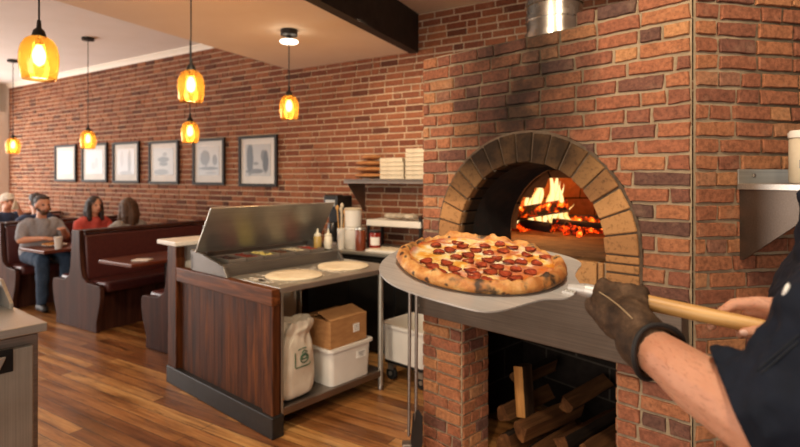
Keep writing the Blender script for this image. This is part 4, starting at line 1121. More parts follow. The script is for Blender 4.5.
for k, (dx, dz, s_) in enumerate(((0, 0, 1.05), (.01, .060, .98), (.0, .12, .9), (.03, .178, .62))):
    b = new(); ball(b, (0, 0, .03), (.165*s_, .13, .029), 3); me = remesh(b, .012, 2); ripple(me, 14, .004, seed=k)
    o = meshobj('bread_loaf', me, 'bread', smooth=180); o.location = wu(370+dx*60, VW-.17, zsh+.004+dz); o.rotation_euler = (0, 0, W_ANG+k*.2)
    tag(o, 'flat brown loaf, %s in the pile on the wall shelf' % ('at the bottom', 'second from the bottom', 'second from the top', 'at the top')[k], 'bread', 'brown loaves on the wall shelf')
# small rack on the counter
ra, rb = wu(367, 4.08), wu(421.5, 4.08)
t = thing('counter_rack', 'low rack with a white front edge and black posts on the back counter', 'rack', ra+Vector((0, 0, .896)), W_ANG)
Lr = (rb-ra).length
b = new(); box(b, (Lr/2, .12, .235), (Lr, .26, .055)); obj('rack_shelf', b, 'white_paint', t, bevel=.004)
for x in (.015, Lr-.012):
    for y in (.005, .235):
        b = new(); box(b, (x, y, .13 if x < .1 else .155), (.024, .024, .26 if x < .1 else .31)); obj('post', b, 'black_metal', t)
for k, (px, lab) in enumerate(((392, 'grey folded cloth on the low rack, left one'), (401, 'pale folded cloth on the low rack, middle one'), (411, 'pale folded cloth on the low rack, right one'))):
    b = new(); ball(b, (0, 0, .02), (.075, .07, .024), 3); me = remesh(b, .009, 1); ripple(me, 25, .012, seed=k*3)
    o = meshobj('folded_cloth', me, 'towel', smooth=180); o.location = wu(px, 4.16, .896+.2645+.016); o.rotation_euler = (0, 0, k); tag(o, lab, 'cloth', 'folded cloths on the low rack')
ZC = .896
def jar(px, v, r, h, m_, lidm, label, name, cat, group=None, lab=None):
    p = wu(px, v, ZC); t = thing(name, label, cat, p, math.atan2(-p.x, p.y), group)
    b = new(); lathe(b, [(r*.95, 0), (r, .008), (r, h*.86), (r*.9, h*.9)], 28); bd_ = obj('jar_body' if 'jar' in name else 'container_body', b, m_, t, smooth=40)
    b = new(); lathe(b, [(r*.98, h*.9), (r*1.02, h*.91), (r*1.0, h)], 28); obj('lid', b, lidm, t, smooth=40)
    if lab:
        b = new(); 
        a = [(-.9+1.8*k/10) for k in range(11)]
        for q, s_ in zip(a, a[1:]): quad(b, *[(1.01*r*math.sin(x), -1.01*r*math.cos(x), z) for x, z in ((q, h*.3), (s_, h*.3), (s_, h*.68), (q, h*.68))])
        obj('label', b, lab, bd_, label='pale paper label')
jar(360.5, 3.88, .048, .205, 'amber_jar', 'steel', 'dark amber spice jar with a metal lid on the back counter', 'spice_jar', 'jar')
jar(375, 3.92, .052, .185, 'sauce_jar', 'black_metal', 'red sauce jar with a pale label beside the spice jar', 'sauce_jar', 'jar', None, 'paper')
jar(353, 3.94, .080, .20, 'white_plastic', 'white_plastic', 'white round container, lower of two stacked behind the squeeze bottles', 'white_container', 'container', 'stacked white containers')
p = wu(353, 3.94, ZC+.201); t = thing('white_container', 'white round container stacked on another behind the squeeze bottles', 'container', p, 0, 'stacked white containers')
b = new(); lathe(b, [(.066, 0), (.074, .006), (.080, .15), (.076, .155)], 28); obj('container_body', b, 'white_plastic', t, smooth=40)
b = new(); lathe(b, [(.080, .155), (.083, .17), (.076, .176)], 28); obj('lid', b, 'card_white', t, smooth=40, label='pale lid')
o = thing('cutting_board', 'flat white board lying on the back counter by the jars', 'board', wu(388, 3.93, ZC), W_ANG)
b = new(); box(b, (0, 0, .011), (.34, .22, .022)); obj('board', b, 'white_plastic', o, bevel=.004)
b = new(); box(b, (0, 0, .026), (.30, .18, .008)); obj('board_towel', b, 'card_white', o, bevel=.003)
t = thing('coffee_machine', 'black coffee machine with a pale front behind the steel lid', 'coffee machine', wu(338, 4.16, ZC+0), W_ANG)
b = new(); box(b, (0, .04, .24), (.17, .17, .48)); box(b, (0, -.07, .43), (.17, .10, .12)); obj('housing', b, 'coffee', t, bevel=.012)
b = new(); box(b, (0, -.07, .015), (.17, .12, .03)); obj('drip_tray', b, 'steel_dark', t, bevel=.004)
b = new(); lathe(b, [(.05, .04), (.062, .10), (.05, .2), (.04, .22)], 24, (0, -.08, 0)); obj('carafe', b, 'coffee', t, smooth=40)
b = new(); box(b, (0, -.122, .41), (.12, .004, .06)); obj('front_plate', b, 'steel', t)
t = thing('utensil_cup', 'white cup of upright utensils beside the coffee machine', 'cup', wu(341, 3.86, ZC))
b = new(); lathe(b, [(.03, 0), (.036, .19), (.033, .19), (.028, .01)], 24); obj('cup_body', b, 'white_plastic', t, smooth=40)
for k in range(4):
    b = new(); a = k*1.7; cone(b, (.01*math.cos(a), .01*math.sin(a), .02), (.035*math.cos(a), .035*math.sin(a), .33+.02*k), .005, .005, 8); ball(b, (.035*math.cos(a), .035*math.sin(a), .34+.02*k), (.016, .008, .026), 2); obj('utensil', b, 'card_white' if k % 2 else 'handle_wood', t, smooth=60)

# ------------------------------------------------------------------ oven tools leaning by the pillar
def tool(x0, x1, y, z1, label, blade):
    t = thing('oven_tool', label, 'tool', (x0[0], x0[1], 0), 0, 'oven tools by the pillar')
    top = Vector((x1[0]-x0[0], x1[1]-x0[1], z1))
    foot = Vector((0, 0, .09)); b = new(); cone(b, foot, top, .0095, seg=14); obj('pole', b, 'steel_dark', t, smooth=40)
    if blade == 'shovel':
        b = new(); prism(b, [(-.035, 0), (.035, 0), (.055, .10), (.045, .24), (0, .27), (-.045, .24), (-.055, .10)], (0, -.03, .004), Vector((.55, -.80, .2)).normalized(), Vector((.05, .06, .99)).normalized(), .004); obj('blade', b, 'black_metal', t, bevel=.001)
    else:
        b = new(); box(b, (-.0, -.01, .03), (.075, .06, .06)); obj('brush_head', b, 'steel_dark', t, bevel=.008)
tool((.050, 3.00), (.058, 3.07), 3.1, .985, 'long steel oven brush standing left of the brick pillar', 'rake')
tool((.088, 2.94), (.094, 2.985), 3.1, .985, 'long-handled ash shovel with dark blade against the brick pillar', 'shovel')

# ------------------------------------------------------------------ steel refrigerator unit at the left edge
cc = Vector((-1.588, 2.39, 0)); fdir = Vector((-.622, -.783, 0)).normalized(); fa_ = math.atan2(-fdir.y, -fdir.x)   # local x towards the far corner
t = thing('refrigerated_counter', 'stainless refrigerated counter with recessed black handle at the left edge', 'refrigerator', cc, fa_)
# local: x<0 back towards the camera, y>0 is left/away
b = new(); box(b, (-.75, .40, .88), (1.5, .80, .04)); obj('worktop', b, 'steel', t, bevel=.005)
b = new(); box(b, (-.74, .41, .455), (1.43, .74, .79)); obj('cabinet_body', b, 'steel_dark', t, bevel=.004)
b = new(); box(b, (-.76, .41, .03), (1.3, .66, .05)); obj('plinth', b, 'black_base', t)
for k in range(2):
    x_ = -.385-k*.70
    b = new(); box(b, (x_, .022, .445), (.665, .035, .73)); dr = obj('door', b, 'steel_v', t, bevel=.006)
    b = new(); box(b, (-.215 if k == 0 else x_+.1, .003, .765), (.17, .006, .10)); hn = obj('handle_recess', b, 'black_metal', dr, bevel=.003)
    b = new(); prism(b, [(0, 0), (.13, 0), (.105, -.055), (0, -.055)], ((-.29 if k == 0 else x_+.02), -.004, .79), (1, 0, 0), (0, 0, 1), .018); obj('handle', b, 'steel', hn, bevel=.003)
t2 = thing('cutting_board_rail', 'angled steel rail end standing on the refrigerated counter', 'rail', cc+Vector((0, 0, .901)), fa_)
b = new(); prism(b, [(.40, 0), (.76, 0), (.76, .13), (.56, .13), (.40, .03)], (-.035, 0, 0), (0, 1, 0), (0, 0, 1), .016); obj('cheek', b, 'steel', t2, bevel=.002)
b = new(); box(b, (-.45, .62, .05), (.80, .22, .10)); obj('rail_body', b, 'steel_dark', t2, bevel=.003)

# ------------------------------------------------------------------ shelf on the right wall
sp = B+rd*.190
t = thing('bracket_shelf', 'stainless wall shelf with a triangular bracket on the right brick wall', 'shelf', sp+Vector((0, 0, 1.505)), R_ANG)
b = new(); box(b, (.62, -.195, .012), (1.24, .36, .024)); box(b, (.62, -.373, -.005), (1.24, .004, .05)); box(b, (.62, -.018, .045), (1.24, .005, .07)); obj('shelf_board', b, 'steel', t, bevel=.002)
for x in (.012, 1.2):
    b = new(); prism(b, [(-.014, 0), (-.37, 0), (-.37, -.04), (-.03, -.275), (-.014, -.275)], (x, 0, 0), (0, 1, 0), (0, 0, 1), .006); br = obj('bracket', b, 'steel_fascia', t)
b = new(); ball(b, (.07, -.024, .055), (.008, .004, .008), 2); obj('rivet', b, 'steel_dark', t, smooth=180)
p = at(806.5, 178, 1.95); lp = (p-sp)
t = thing('storage_jar', 'pale storage jar with a blue mark standing on the right wall shelf', 'jar', (p.x, p.y, 1.530), R_ANG)
b = new(); lathe(b, [(.050, 0), (.054, .008), (.054, .16), (.048, .17)], 30); o = obj('jar_body', b, 'card_white', t, smooth=40)
b = new(); lathe(b, [(.056, .168), (.057, .185), (.050, .195)], 30); obj('lid', b, 'white_plastic', t, smooth=40)
b = new()
for q in range(8):
    a0, a1 = PI+.35+.14*q/1, PI+.35+.14*(q+1); quad(b, *[(.0546*math.cos(a), .0546*math.sin(a), z) for a, z in ((a0, .055), (a1, .055), (a1, .085), (a0, .085))])
obj('label', b, simple('blue mark', '3a5a8c', '4a6a9c', .6), o, label='blue printed mark')
# ------------------------------------------------------------------ peel and pizza
PC = Vector((.1664, 1.088, 1.357))
n_ = Vector((.042, -.161, 1)).normalized(); a_ = Vector((.3796, -.224, -.0515)); e1 = (a_-n_*a_.dot(n_)).normalized(); e2 = n_.cross(e1)
def PL_(x, y, z): return PC+e1*x+e2*y+n_*z
PROT = Matrix((e1, e2, n_)).transposed().to_euler()
peel = thing('pizza_peel', 'metal pizza peel with a long wooden handle, held by the cook', 'pizza peel', PC); peel.rotation_euler = PROT
def smooth_poly(pts, n=6):
    out = []; k = len(pts)
    for i in range(k):
        p0, p1, p2, p3 = [Vector(pts[(i+j) % k]) for j in (-1, 0, 1, 2)]
        for j in range(n):
            t = j/n; out.append(tuple(.5*((2*p1)+(p2-p0)*t+(2*p0-5*p1+4*p2-p3)*t*t+(3*p1-p0-3*p2+p3)*t**3)))
    return out
blade = [(-.212, .03), (-.205, -.045), (-.175, -.115), (-.12, -.165), (-.05, -.186), (.03, -.190), (.078, -.186), (.105, -.160), (.125, -.118), (.150, -.066), (.182, -.036),
         (.190, .012), (.184, .058), (.166, .100), (.160, .150), (.158, .192), (.135, .222), (.085, .238), (.0, .240), (-.08, .226), (-.155, .175), (-.195, .11)]
b = new(); sp_ = smooth_poly(blade, 5)
prism(b, sp_, (0, 0, -.0025), (1, 0, 0), (0, 1, 0), .0025)
obj('blade', b, 'peel_metal', peel, smooth=40)
b = new()
cone(b, (.174, .010, .004), (.205, .010, .006), .008, .0125, 20); cone(b, (.205, .010, .006), (.300, .010, .008), .0125, .0125, 20); box(b, (.179, .010, .002), (.022, .050, .004))
obj('socket', b, 'peel_metal', peel, smooth=40)
b = new(); cone(b, (.285, .010, .008), (.520, .010, .008), .0140, .0125, 24); ball(b, (.520, .010, .008), (.006, .0125, .0125), 2)
obj('handle', b, 'handle_wood', peel, smooth=40)
for (x, y) in ((.174, -.010), (.174, .030), (.184, -.009), (.184, .029)):
    b = new(); ball(b, (x, y, .004), (.0035, .0035, .0025), 2); obj('rivet', b, 'steel', peel, smooth=180)

def crust_mat():
    m = NT('pizza crust'); v = m.coords(); n1 = m.noise(v, 26, 5, .62); n2 = m.noise(v, 75, 4, .6); n3 = m.noise(v, 9, 3)
    col = m.ramp(n1, [(.30, '8a4e22'), (.44, 'bc7838'), (.56, 'd49c58'), (.72, 'ecc890')])
    col = m.mix(col, '9a5522', m.ramp(n3, [(.5, 0.0), (.75, .55)]))
    vs = m.n('ShaderNodeTexVoronoi'); vs.inputs['Scale'].default_value = 46; m.l(v, vs.inputs['Vector'])
    col = m.mix(col, '2a1408', m.ramp(m.math('ADD', vs.outputs['Distance'], m.math('MULTIPLY', n3, .55)), [(.42, .9), (.52, 0.0)]))
    col = m.mix(col, '140a06', m.ramp(m.math('ADD', m.math('MULTIPLY', n1, .55), m.math('MULTIPLY', m.noise(v, 16, 3), .6)), [(.615, 0.0), (.69, .92)]))
    m.pbr(col, .62, bump=m.math('ADD', n1, m.math('MULTIPLY', n2, .4)), bstr=.5, bdist=.004); return m.m
def cheese_mat():
    m = NT('melted cheese and sauce'); v = m.coords(); n1 = m.noise(v, 30, 5, .6, .3); n2 = m.noise(v, 13, 4, .6); n3 = m.noise(v, 90, 3)
    col = m.ramp(n1, [(.32, 'e2922e'), (.42, 'f2b450'), (.51, 'fadc98'), (.62, 'fff2d2')])
    col = m.mix(col, 'cc5a1c', m.ramp(n2, [(.49, 0.0), (.60, .85)]))
    col = m.mix(col, 'd8802c', m.ramp(n3, [(.6, 0.0), (.7, .5)]))
    sx = m.n('ShaderNodeSeparateXYZ'); m.l(v, sx.inputs[0])
    r = m.math('SQRT', m.math('ADD', m.math('MULTIPLY', sx.outputs[0], sx.outputs[0]), m.math('MULTIPLY', sx.outputs[1], sx.outputs[1])))
    col = m.mix(col, 'a83a14', m.ramp(m.math('ADD', r, m.math('MULTIPLY', n1, .03)), [(.150, 0.0), (.165, .8)]))
    m.pbr(col, .32, bump=n1, bstr=.4, bdist=.004); return m.m
def pep_mat():
    m = NT('pepperoni'); v = m.coords(); n = m.noise(v, 120, 4, .6)
    sx = m.n('ShaderNodeSeparateXYZ'); m.l(v, sx.inputs[0])
    r = m.math('SQRT', m.math('ADD', m.math('MULTIPLY', sx.outputs[0], sx.outputs[0]), m.math('MULTIPLY', sx.outputs[1], sx.outputs[1])))
    col = m.ramp(n, [(.35, '88301a'), (.55, 'b0482a'), (.75, 'cc6c46')])
    col = m.mix(col, '481208', m.ramp(r, [(.009, 0.0), (.0130, .8)]))
    m.pbr(col, .3, bump=n, bstr=.3, bdist=.001); return m.m
M['crust'] = crust_mat(); M['cheese'] = cheese_mat(); M['pepperoni'] = pep_mat()
PZ = Vector((-.017, .036))
pizza = thing('pizza', 'large round pepperoni pizza with a charred puffy crust on the metal peel', 'pizza', PL_(PZ.x, PZ.y, .001)); pizza.rotation_euler = PROT
RP = .184
b = new(); nA = 160; prof = [(.140, .010), (.152, .012), (.158, .016), (.162, .021), (.167, .025), (.173, .0255), (.180, .022), (.185, .016), (.187, .010), (.182, .003), (.172, .001)]
rings = []
for (r, z) in prof:
    ring_ = []
    for k in range(nA):
        a = 2*PI*k/nA; c, s = math.cos(a), math.sin(a)
        lump = noise.fractal(Vector((c*3.2, s*3.2, 1.7)), 1, 2, 2); l2 = noise.fractal(Vector((c*9, s*9, z*40)), 1, 2, 3)
        w = min(max((r-.146)/.014, 0), 1)
        zz = z*(1+w*(.34*lump+.30*l2)); rr = r*(1+.015*lump*w)+w*.002*l2
        ring_.append(b.verts.new((rr*c, rr*s, max(zz, .0012))))
    rings.append(ring_)
for P_, Q_ in zip(rings, rings[1:]):
    for k in range(nA): b.faces.new((P_[k], P_[(k+1) % nA], Q_[(k+1) % nA], Q_[k]))
b.faces.new(rings[-1])
bmesh.ops.scale(b, vec=(.945, .945, 1), verts=b.verts); obj('crust', b, 'crust', pizza, smooth=180)
b = new(); rings = [[b.verts.new((0, 0, .016))]]
for i in range(1, 26):
    r = .161*i/25; ring_ = []
    for k in range(nA):
        a = 2*PI*k/nA; p = Vector((r*math.cos(a), r*math.sin(a), 0))
        ring_.append(b.verts.new((p.x, p.y, .0165+.0035*noise.fractal(p*38, 1, 2, 3)+.002*noise.noise(p*110)+(.002 if i > 23 else 0))))
    rings.append(ring_)
for k in range(nA): b.faces.new((rings[0][0], rings[1][k], rings[1][(k+1) % nA]))
for P_, Q_ in zip(rings[1:], rings[2:]):
    for k in range(nA): b.faces.new((P_[k], P_[(k+1) % nA], Q_[(k+1) % nA], Q_[k]))
bmesh.ops.scale(b, vec=(.945, .945, 1), verts=b.verts); obj('cheese_topping', b, 'cheese', pizza, smooth=180)
# pepperoni slices: pixel spots read off the pizza
spots = [(463, 247), (485, 247), (439, 253), (512, 248), (426, 262), (468, 256), (488, 254), (527, 256), (456, 258), (497, 259), (447, 264), (468, 262), (481, 266), (509, 263), (427, 272),
         (455, 270), (470, 272), (490, 273), (516, 270), (537, 264), (530, 273), (448, 280), (473, 281), (515, 279), (488, 261), (503, 252), (450, 251), (497, 268), (432, 267), (476, 251), (458, 244), (500, 245),
         (521, 263), (441, 273), (461, 284), (488, 283), (505, 275), (545, 258), (533, 250), (436, 246), (420, 271), (474, 276)]
rg = random.Random(12); used = []
for (x, y) in spots:
    d = ray(x, y); o_ = Vector((0, 0, EYE)); t_ = (PL_(0, 0, .018)-o_).dot(n_)/d.dot(n_); q = o_+d*t_-PL_(PZ.x, PZ.y, .001)
    lx, ly = q.dot(e1), q.dot(e2); l_ = math.hypot(lx, ly)
    if l_ > .142: lx *= .142/l_; ly *= .142/l_
    if any(math.hypot(lx-u, ly-w) < .0175 for u, w in used): continue
    used.append((lx, ly)); r = rg.uniform(.0118, .0142)
    b = new(); rr = [[b.verts.new((0, 0, .001))]]
    for i in range(1, 7):
        q = i/6; ring_ = []
        for k in range(24):
            a = 2*PI*k/24; p = Vector((r*q*math.cos(a), r*q*math.sin(a), 0))*(1+.10*noise.noise(Vector((math.cos(a)*1.4+lx*70, math.sin(a)*1.4, ly*70))))
            ring_.append(b.verts.new((p.x, p.y, .0008+.0026*q**3*(1+.6*math.sin(2*a+lx*80))+.0012*noise.noise(p*160+Vector((lx*90, 0, 0))))))
        rr.append(ring_)
    rr.append([b.verts.new((v.co.x*1.02, v.co.y*1.02, v.co.z-.003)) for v in rr[-1]])
    for k in range(24): b.faces.new((rr[0][0], rr[1][k], rr[1][(k+1) % 24]))
    for P_, Q_ in zip(rr[1:], rr[2:]):
        for k in range(24): b.faces.new((P_[k], P_[(k+1) % 24], Q_[(k+1) % 24], Q_[k]))
    o = obj('pepperoni_slice', b, 'pepperoni', pizza, smooth=60); o.location = (lx, ly, .0176+rg.uniform(0, .001)); o.rotation_euler = (rg.uniform(-.1, .1), rg.uniform(-.1, .1), rg.uniform(0, 6))

# ------------------------------------------------------------------ the cook
CF = Vector((.74, .80, 0))
cook = thing('person', 'cook in a dark navy short-sleeved jacket with a brown leather glove, gripping the peel handle', 'person', CF)
def W(p): return Vector(p)-CF
H1 = PL_(.268, .010, .008); H2 = PL_(.450, .010, .008)
def G1(x, y, z): return W(H1+e1*x+e2*y+n_*z)
def G2(x, y, z): return W(H2+e1*x+e2*y+n_*z)
wr = G1(.06, -.075, -.05); el = W((.468, .655, 1.232)); shL = W((.600, .615, 1.488)); shR = W((.815, .955, 1.485))
wrR = G2(.115, .035, .030); elR = W((.89, .99, 1.235))
fz = Vector((-.86, .51, 0)).normalized(); rt = Vector((.51, .86, 0)).normalized()    # facing / his right
pel = W((.755, .80, .98)); wst = W((.745, .80, 1.12)); che = W((.725, .795, 1.33)); nkb = W((.712, .79, 1.49)); hd = W((.770, .775, 1.685))
b = new()
for s in (-1, 1):
    chain(b, [pel+rt*s*.06, wst+rt*s*.055, che+rt*s*.075, nkb+rt*s*.10-Vector((0, 0, .04))], [.115, .105, .115, .07])
    chain(b, [pel+rt*s*.085, W((.745, .80, .52))+rt*s*.10, W((.76, .79, .10))+rt*s*.10], [.095, .062, .045])
    chain(b, [W((.765, .785, .05))+rt*s*.10, W((.765, .785, .045))+rt*s*.11+fz*.17], [.045, .036])
chain(b, [nkb, nkb+Vector((0, 0, .05)), hd-Vector((0, 0, .06))], [.065, .058, .055])
ball(b, hd+Vector((0, 0, .035)), (.088, .088, .098), 3); ball(b, hd+fz*.035-Vector((0, 0, .05)), .062, 3)
chain(b, [hd+fz*.088+Vector((0, 0, .015)), hd+fz*.112-Vector((0, 0, .025))], [.010, .015])
for s in (-1, 1): ball(b, hd+rt*s*.086, (.014, .018, .032), 2)
# arms
mid = wr.lerp(el, .45)+Vector((0, 0, -.004))
chain(b, [shL, shL.lerp(el, .5), el], [.062, .056, .050]); chain(b, [wr, wr.lerp(el, .2), mid, wr.lerp(el, .75), el], [.0355, .0385, .0445, .049, .050])
chain(b, [shR, shR.lerp(elR, .5), elR], [.062, .054, .046]); chain(b, [wrR, wrR.lerp(elR, .4), elR], [.029, .040, .046])
# left hand in the glove
for k in range(4):
    x = -.030+.020*k
    chain(b, [wr, G1(x, -.022, -.004)], [.024, .012])
    chain(b, [G1(x, -.022, -.004), G1(x, .002, .0155), G1(x, .023, .006), G1(x, .016, -.014)], [.011, .010, .009, .008])
chain(b, [wr, G1(.005, -.04, -.03), G1(-.025, -.022, -.024), G1(-.042, -.006, -.022)], [.022, .015, .011, .009])
# right hand: palm over the far side and top, fingers curled under, thumb along the near side
palm = G2(.060, .022, .028)
chain(b, [wrR, palm], [.026, .026])
kn = [G2(.022, .026, .031), G2(.036, .034, .024), G2(.050, .038, .016), G2(.064, .038, .010)]
for k, q in enumerate(kn): chain(b, [wrR.lerp(palm, .5), q], [.020, .0118])
chain(b, [kn[0], G2(-.010, .030, .020), G2(-.034, .020, -.006), G2(-.038, .006, -.020)], [.0112, .0098, .0086, .0076], 3)
chain(b, [kn[1], G2(.012, .036, .004), G2(.004, .024, -.018), G2(.004, .006, -.023)], [.0112, .0098, .0086, .0076], 3)
chain(b, [kn[2], G2(.036, .036, -.006), G2(.030, .020, -.022), G2(.030, .004, -.023)], [.011, .0096, .0084, .0074], 3)
chain(b, [kn[3], G2(.060, .034, -.010), G2(.056, .018, -.022), G2(.056, .004, -.022)], [.010, .0086, .0076, .0068], 3)
thb = [G2(.085, .010, .020), G2(.058, -.014, .012), G2(.026, -.021, -.001), G2(.006, -.0215, -.008)]
chain(b, thb, [.019, .0145, .0112, .0088], 3)
chain(b, [palm, thb[1]], [.022, .014])
meshobj('body', remesh(b, .0042, 5), 'skin_arm', cook, smooth=180)
b = new(); td = (thb[3]-thb[2]).normalized()
ball(b, thb[3]+td*.001-e2*.0074+n_*.0028, (.0062, .0026, .0052), 3, rot=e1.to_track_quat('X', 'Z')); obj('thumbnail', b, 'nail', cook, smooth=180)
b = new()
for s in (-1, 1): ball(b, hd+fz*.083+rt*s*.032+Vector((0, 0, .012)), (.010, .012, .007), 2)
obj('eyes', b, 'eye', cook, smooth=180)
b = new(); ball(b, hd+fz*.088-Vector((0, 0, .062)), (.015, .020, .006), 2); obj('mouth', b, 'lip', cook, smooth=180)
b = new(); ball(b, hd+Vector((0, 0, .052))-fz*.018, (.096, .096, .092), 3); ball(b, hd-fz*.05, (.062, .07, .07), 3)
me = remesh(b, .008, 2); ripple(me, 40, .006); meshobj('hair', me, 'hair_dark', cook, smooth=180)
# jacket
b = new()
for s in (-1, 1):
    chain(b, [pel+rt*s*.06-Vector((0, 0, .06)), wst+rt*s*.055, che+rt*s*.075, nkb+rt*s*.10-Vector((0, 0, .04))], [.138, .128, .138, .088])
fdv = (wr-el).normalized()
hemp = el+fdv*.045
chain(b, [shL, shL.lerp(el, .35), shL.lerp(el, .75), el+Vector((0, 0, .004)), el+fdv*.07], [.085, .078, .076, .076, .072])
chain(b, [nkb+rt*-.08, shL], [.08, .085]); chain(b, [nkb+rt*.08, shR], [.08, .08])
chain(b, [shR, shR.lerp(elR, .8)], [.078, .068])
chain(b, [nkb-Vector((0, 0, .01)), nkb+Vector((0, 0, .035))], [.085, .074])
me = remesh(b, .007, 5)
ud = (el-shL).normalized()
ripple(me, 13, .014, seed=3); ripple(me, 30, .007, (1, 1, .5), seed=9)
bm2 = bmesh.new(); bm2.from_mesh(me)
hp = W(at(733, 400, .70)); hn_ = Vector((-.80, .42, -.42)).normalized()
# cut the sleeve at its hem: only the piece beyond the plane near the forearm is removed
r_ = bmesh.ops.bisect_plane(bm2, geom=bm2.verts[:]+bm2.edges[:]+bm2.faces[:], plane_co=hp, plane_no=hn_)
dele = [f for f in bm2.faces if (f.calc_center_median()-hp).dot(hn_) > 0 and (f.calc_center_median()-el).length < .20]
bmesh.ops.delete(bm2, geom=dele, context='FACES')
eb = [e for e in bm2.edges if e.is_boundary]
cent = sum((v.co for e in eb for v in e.verts), Vector())/max(1, 2*len(eb))
# turned-in hem
ex = bmesh.ops.extrude_edge_only(bm2, edges=eb)['geom']
for v in [g for g in ex if isinstance(g, bmesh.types.BMVert)]: v.co = cent+(v.co-cent)*.86-hn_*.012
bm2.to_mesh(me); bm2.free()
jk = meshobj('jacket', me, 'navy', cook, smooth=180)
# seam lines round the sleeve
from mathutils.bvhtree import BVHTree
bv = BVHTree.FromPolygons([v.co for v in me.vertices], [p.vertices[:] for p in me.polygons])
def project(px, py, off=.001):
    o_ = Vector((0, 0, EYE))-CF; d = ray(px, py).normalized(); h = bv.ray_cast(o_, d)
    return (h[0]-d*off) if h[0] is not None else None
def seam(pts, r=.0011):
    q = [project(*p) for p in pts]; q = [p for p in q if p is not None]
    if len(q) < 3: return
    b = new(); tube(b, q, r, 6); obj('seam', b, 'stitch', jk, smooth=180)
seam([(757+2.2*i, 371-1.9*i) for i in range(0, 20)])
seam([(761+2.2*i, 374-1.9*i) for i in range(0, 18)])
# trousers, shoes
b = new()
for s in (-1, 1): chain(b, [pel+rt*s*.085, W((.745, .80, .52))+rt*s*.10, W((.76, .79, .12))+rt*s*.10], [.115, .082, .068])
me = remesh(b, .014, 3); ripple(me, 10, .01); meshobj('trousers', me, 'black_base', cook, smooth=180)
for s in (-1, 1):
    b = new(); chain(b, [W((.765, .785, .05))+rt*s*.10, W((.765, .785, .045))+rt*s*.105+fz*.10, W((.765, .785, .04))+rt*s*.11+fz*.19], [.055, .048, .040]); meshobj('shoe', remesh(b, .008, 2), 'shoe', cook, smooth=180)
# glove
b = new()
kx = [-.033, -.011, .011, .031]
for k, x in enumerate(kx):
    chain(b, [G1(.05, -.066, -.042), G1(x, -.026, -.004)], [.036, .0170])
    chain(b, [G1(x, -.026, -.004), G1(x, .002, .0155), G1(x, .025, .006), G1(x, .017, -.016)], [.0165, .0128, .0130, .0122])
chain(b, [G1(.03, -.055, -.04), G1(-.006, -.046, -.036), G1(-.030, -.032, -.030), G1(-.047, -.012, -.022)], [.030, .021, .0175, .0140])
fd1 = (el-wr).normalized()
chain(b, [G1(.02, -.045, -.018), G1(.055, -.068, -.045), wr-fd1*.004], [.036, .041, .042])
me = remesh(b, .0045, 6); ripple(me, 30, .0035, seed=5); ripple(me, 70, .0012)
glove = meshobj('glove', me, 'leather', cook, smooth=180)
# open flared cuff
xx, yy, zz = basis(fd1); b = new(); rows = []
for (t, r) in ((-.045, .038), (-.03, .0425), (-.012, .044), (.004, .0455), (.016, .047)):
    rows.append([b.verts.new(wr+fd1*(t+.006*math.sin(2*a+1))+(xx*math.cos(a)+yy*math.sin(a))*(r*(1+.03*math.sin(3*a)))) for a in [2*PI*k/40 for k in range(40)]])
for P_, Q_ in zip(rows, rows[1:]):
    for k in range(40): b.faces.new((P_[k], P_[(k+1) % 40], Q_[(k+1) % 40], Q_[k]))
rim = [v.co.copy() for v in rows[-1]]
cf_ = obj('cuff', b, 'leather', glove, smooth=180); so = cf_.modifiers.new('s', 'SOLIDIFY'); so.thickness = .006; so.offset = -1
b = new(); tube(b, rim, .0042, 8, closed=True); obj('cuff_binding', b, 'leather_trim', glove, smooth=180)
bvg = BVHTree.FromPolygons([v.co for v in me.vertices], [p.vertices[:] for p in me.polygons])
q = []
for i in range(15):
    d = ray(599+2.4*i, 292+1.3*i+.045*i*i).normalized(); h = bvg.ray_cast(Vector((0, 0, EYE))-CF, d)
    if h[0] is not None: q.append(h[0]-d*.0004)
if len(q) > 3:
    b = new(); tube(b, q, .0011, 6); obj('stitching', b, 'thread', glove, smooth=180)
# white pen clipped to the sleeve
pz = project(786, 290, .004)
if pz is not None:
    t = thing('pen', 'small white pen clipped to the navy sleeve', 'pen', pz+CF)
    b = new(); chain(b, [Vector((-.0022, .0, -.005)), Vector((.0022, 0, .005))], [.0026, .0026]); obj('barrel', b, 'white_plastic', t, smooth=180)
    b = new(); cone(b, (.0022, 0, .005), (.0036, 0, .009), .002, .001, 8); obj('tip', b, 'steel', t, smooth=180)

# ------------------------------------------------------------------ light
def point(loc_, e, col, size=.05, name='lamp'):
    L = bpy.data.lights.new(name, 'POINT'); L.energy = e; L.color = col; L.shadow_soft_size = size
    o = bpy.data.objects.new(name, L); C.objects.link(o); o.location = loc_
def area(loc_, target, e, col, sx, sy, name='window_light', spread=None):
    L = bpy.data.lights.new(name, 'AREA'); L.shape = 'RECTANGLE'; L.size = sx; L.size_y = sy; L.energy = e; L.color = col
    if spread: L.spread = R(spread)
    o = bpy.data.objects.new(name, L); C.objects.link(o); o.location = loc_
    o.rotation_euler = (Vector(target)-Vector(loc_)).to_track_quat('-Z', 'Y').to_euler()
def spot(loc_, target, e, col, ang=80, size=.06, blend=.6, name='overhead_spot'):
    L = bpy.data.lights.new(name, 'SPOT'); L.energy = e; L.color = col; L.spot_size = R(ang); L.spot_blend = blend; L.shadow_soft_size = size
    o = bpy.data.objects.new(name, L); C.objects.link(o); o.location = loc_
    o.rotation_euler = (Vector(target)-Vector(loc_)).to_track_quat('-Z', 'Y').to_euler()
WARM = (1, .82, .58)
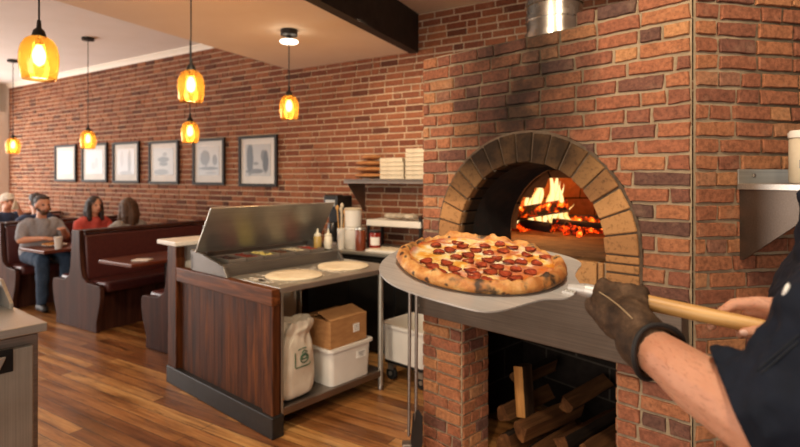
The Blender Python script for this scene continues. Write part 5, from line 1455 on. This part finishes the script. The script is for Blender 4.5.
# fire in the chamber
point(fire_at(.20, .93, Z_SILL+.26), 22, (1, .40, .10), .10, 'fire_glow')
point(fire_at(.38, 1.00, Z_SILL+.12), 6, (1, .32, .07), .08, 'ember_glow')
# ceiling spots over the kitchen, then one added for the pizza
spot((-.25, 1.0, 2.74), (.75, 2.6, 1.5), 105, WARM, 85)
spot((.95, .55, 3.05), (1.3, 2.2, 1.6), 85, WARM, 90)
spot((-.9, 2.5, 2.74), (-.7, 4.0, .8), 110, WARM, 100)
spot((-.3, 4.0, 2.74), (.0, 5.2, 1.3), 60, WARM, 100)
spot((.2, .3, 3.05), (.22, 1.12, 1.2), 120, (1, .88, .70), 50)  # extra lamp put in to make the pizza brighter
# daylight: tall windows at the far end, and the shop front behind and left of the camera
area(uv(U_END-.05, 1.2, 1.7), uv(3, 2.5, 1.2), 340, (1, .95, .90), 5.5, 2.2, 'window_light')
area((-3.2, -3.0, 1.6), (-.8, 4.5, 1.6), 190, (1, .91, .80), 4.0, 2.4, 'shopfront_light')
wld = bpy.data.worlds.new('World'); bpy.context.scene.world = wld; wld.use_nodes = True
bg = wld.node_tree.nodes['Background']; bg.inputs[0].default_value = (1, .92, .84, 1); bg.inputs[1].default_value = .48

# ------------------------------------------------------------------ camera
cam = bpy.data.cameras.new('camera'); co = bpy.data.objects.new('camera', cam); C.objects.link(co)
co.location = (0, 0, EYE); co.rotation_euler = (R(90), 0, 0)
cam.sensor_width = 36; cam.lens = F_PX/800*36; cam.shift_y = -(223.5-HOR)/800; cam.clip_start = .05
cam.dof.use_dof = True; cam.dof.focus_distance = 1.45; cam.dof.aperture_fstop = 3.2
sc = bpy.context.scene; sc.camera = co
sc.view_settings.view_transform = 'Standard'; sc.view_settings.look = 'None'; sc.view_settings.exposure = 0; sc.view_settings.gamma = 1
sc.cycles.max_bounces = 8; sc.cycles.transparent_max_bounces = 12; sc.cycles.sample_clamp_indirect = 6; sc.cycles.use_denoising = True
sc.cycles.caustics_reflective = False; sc.cycles.caustics_refractive = False
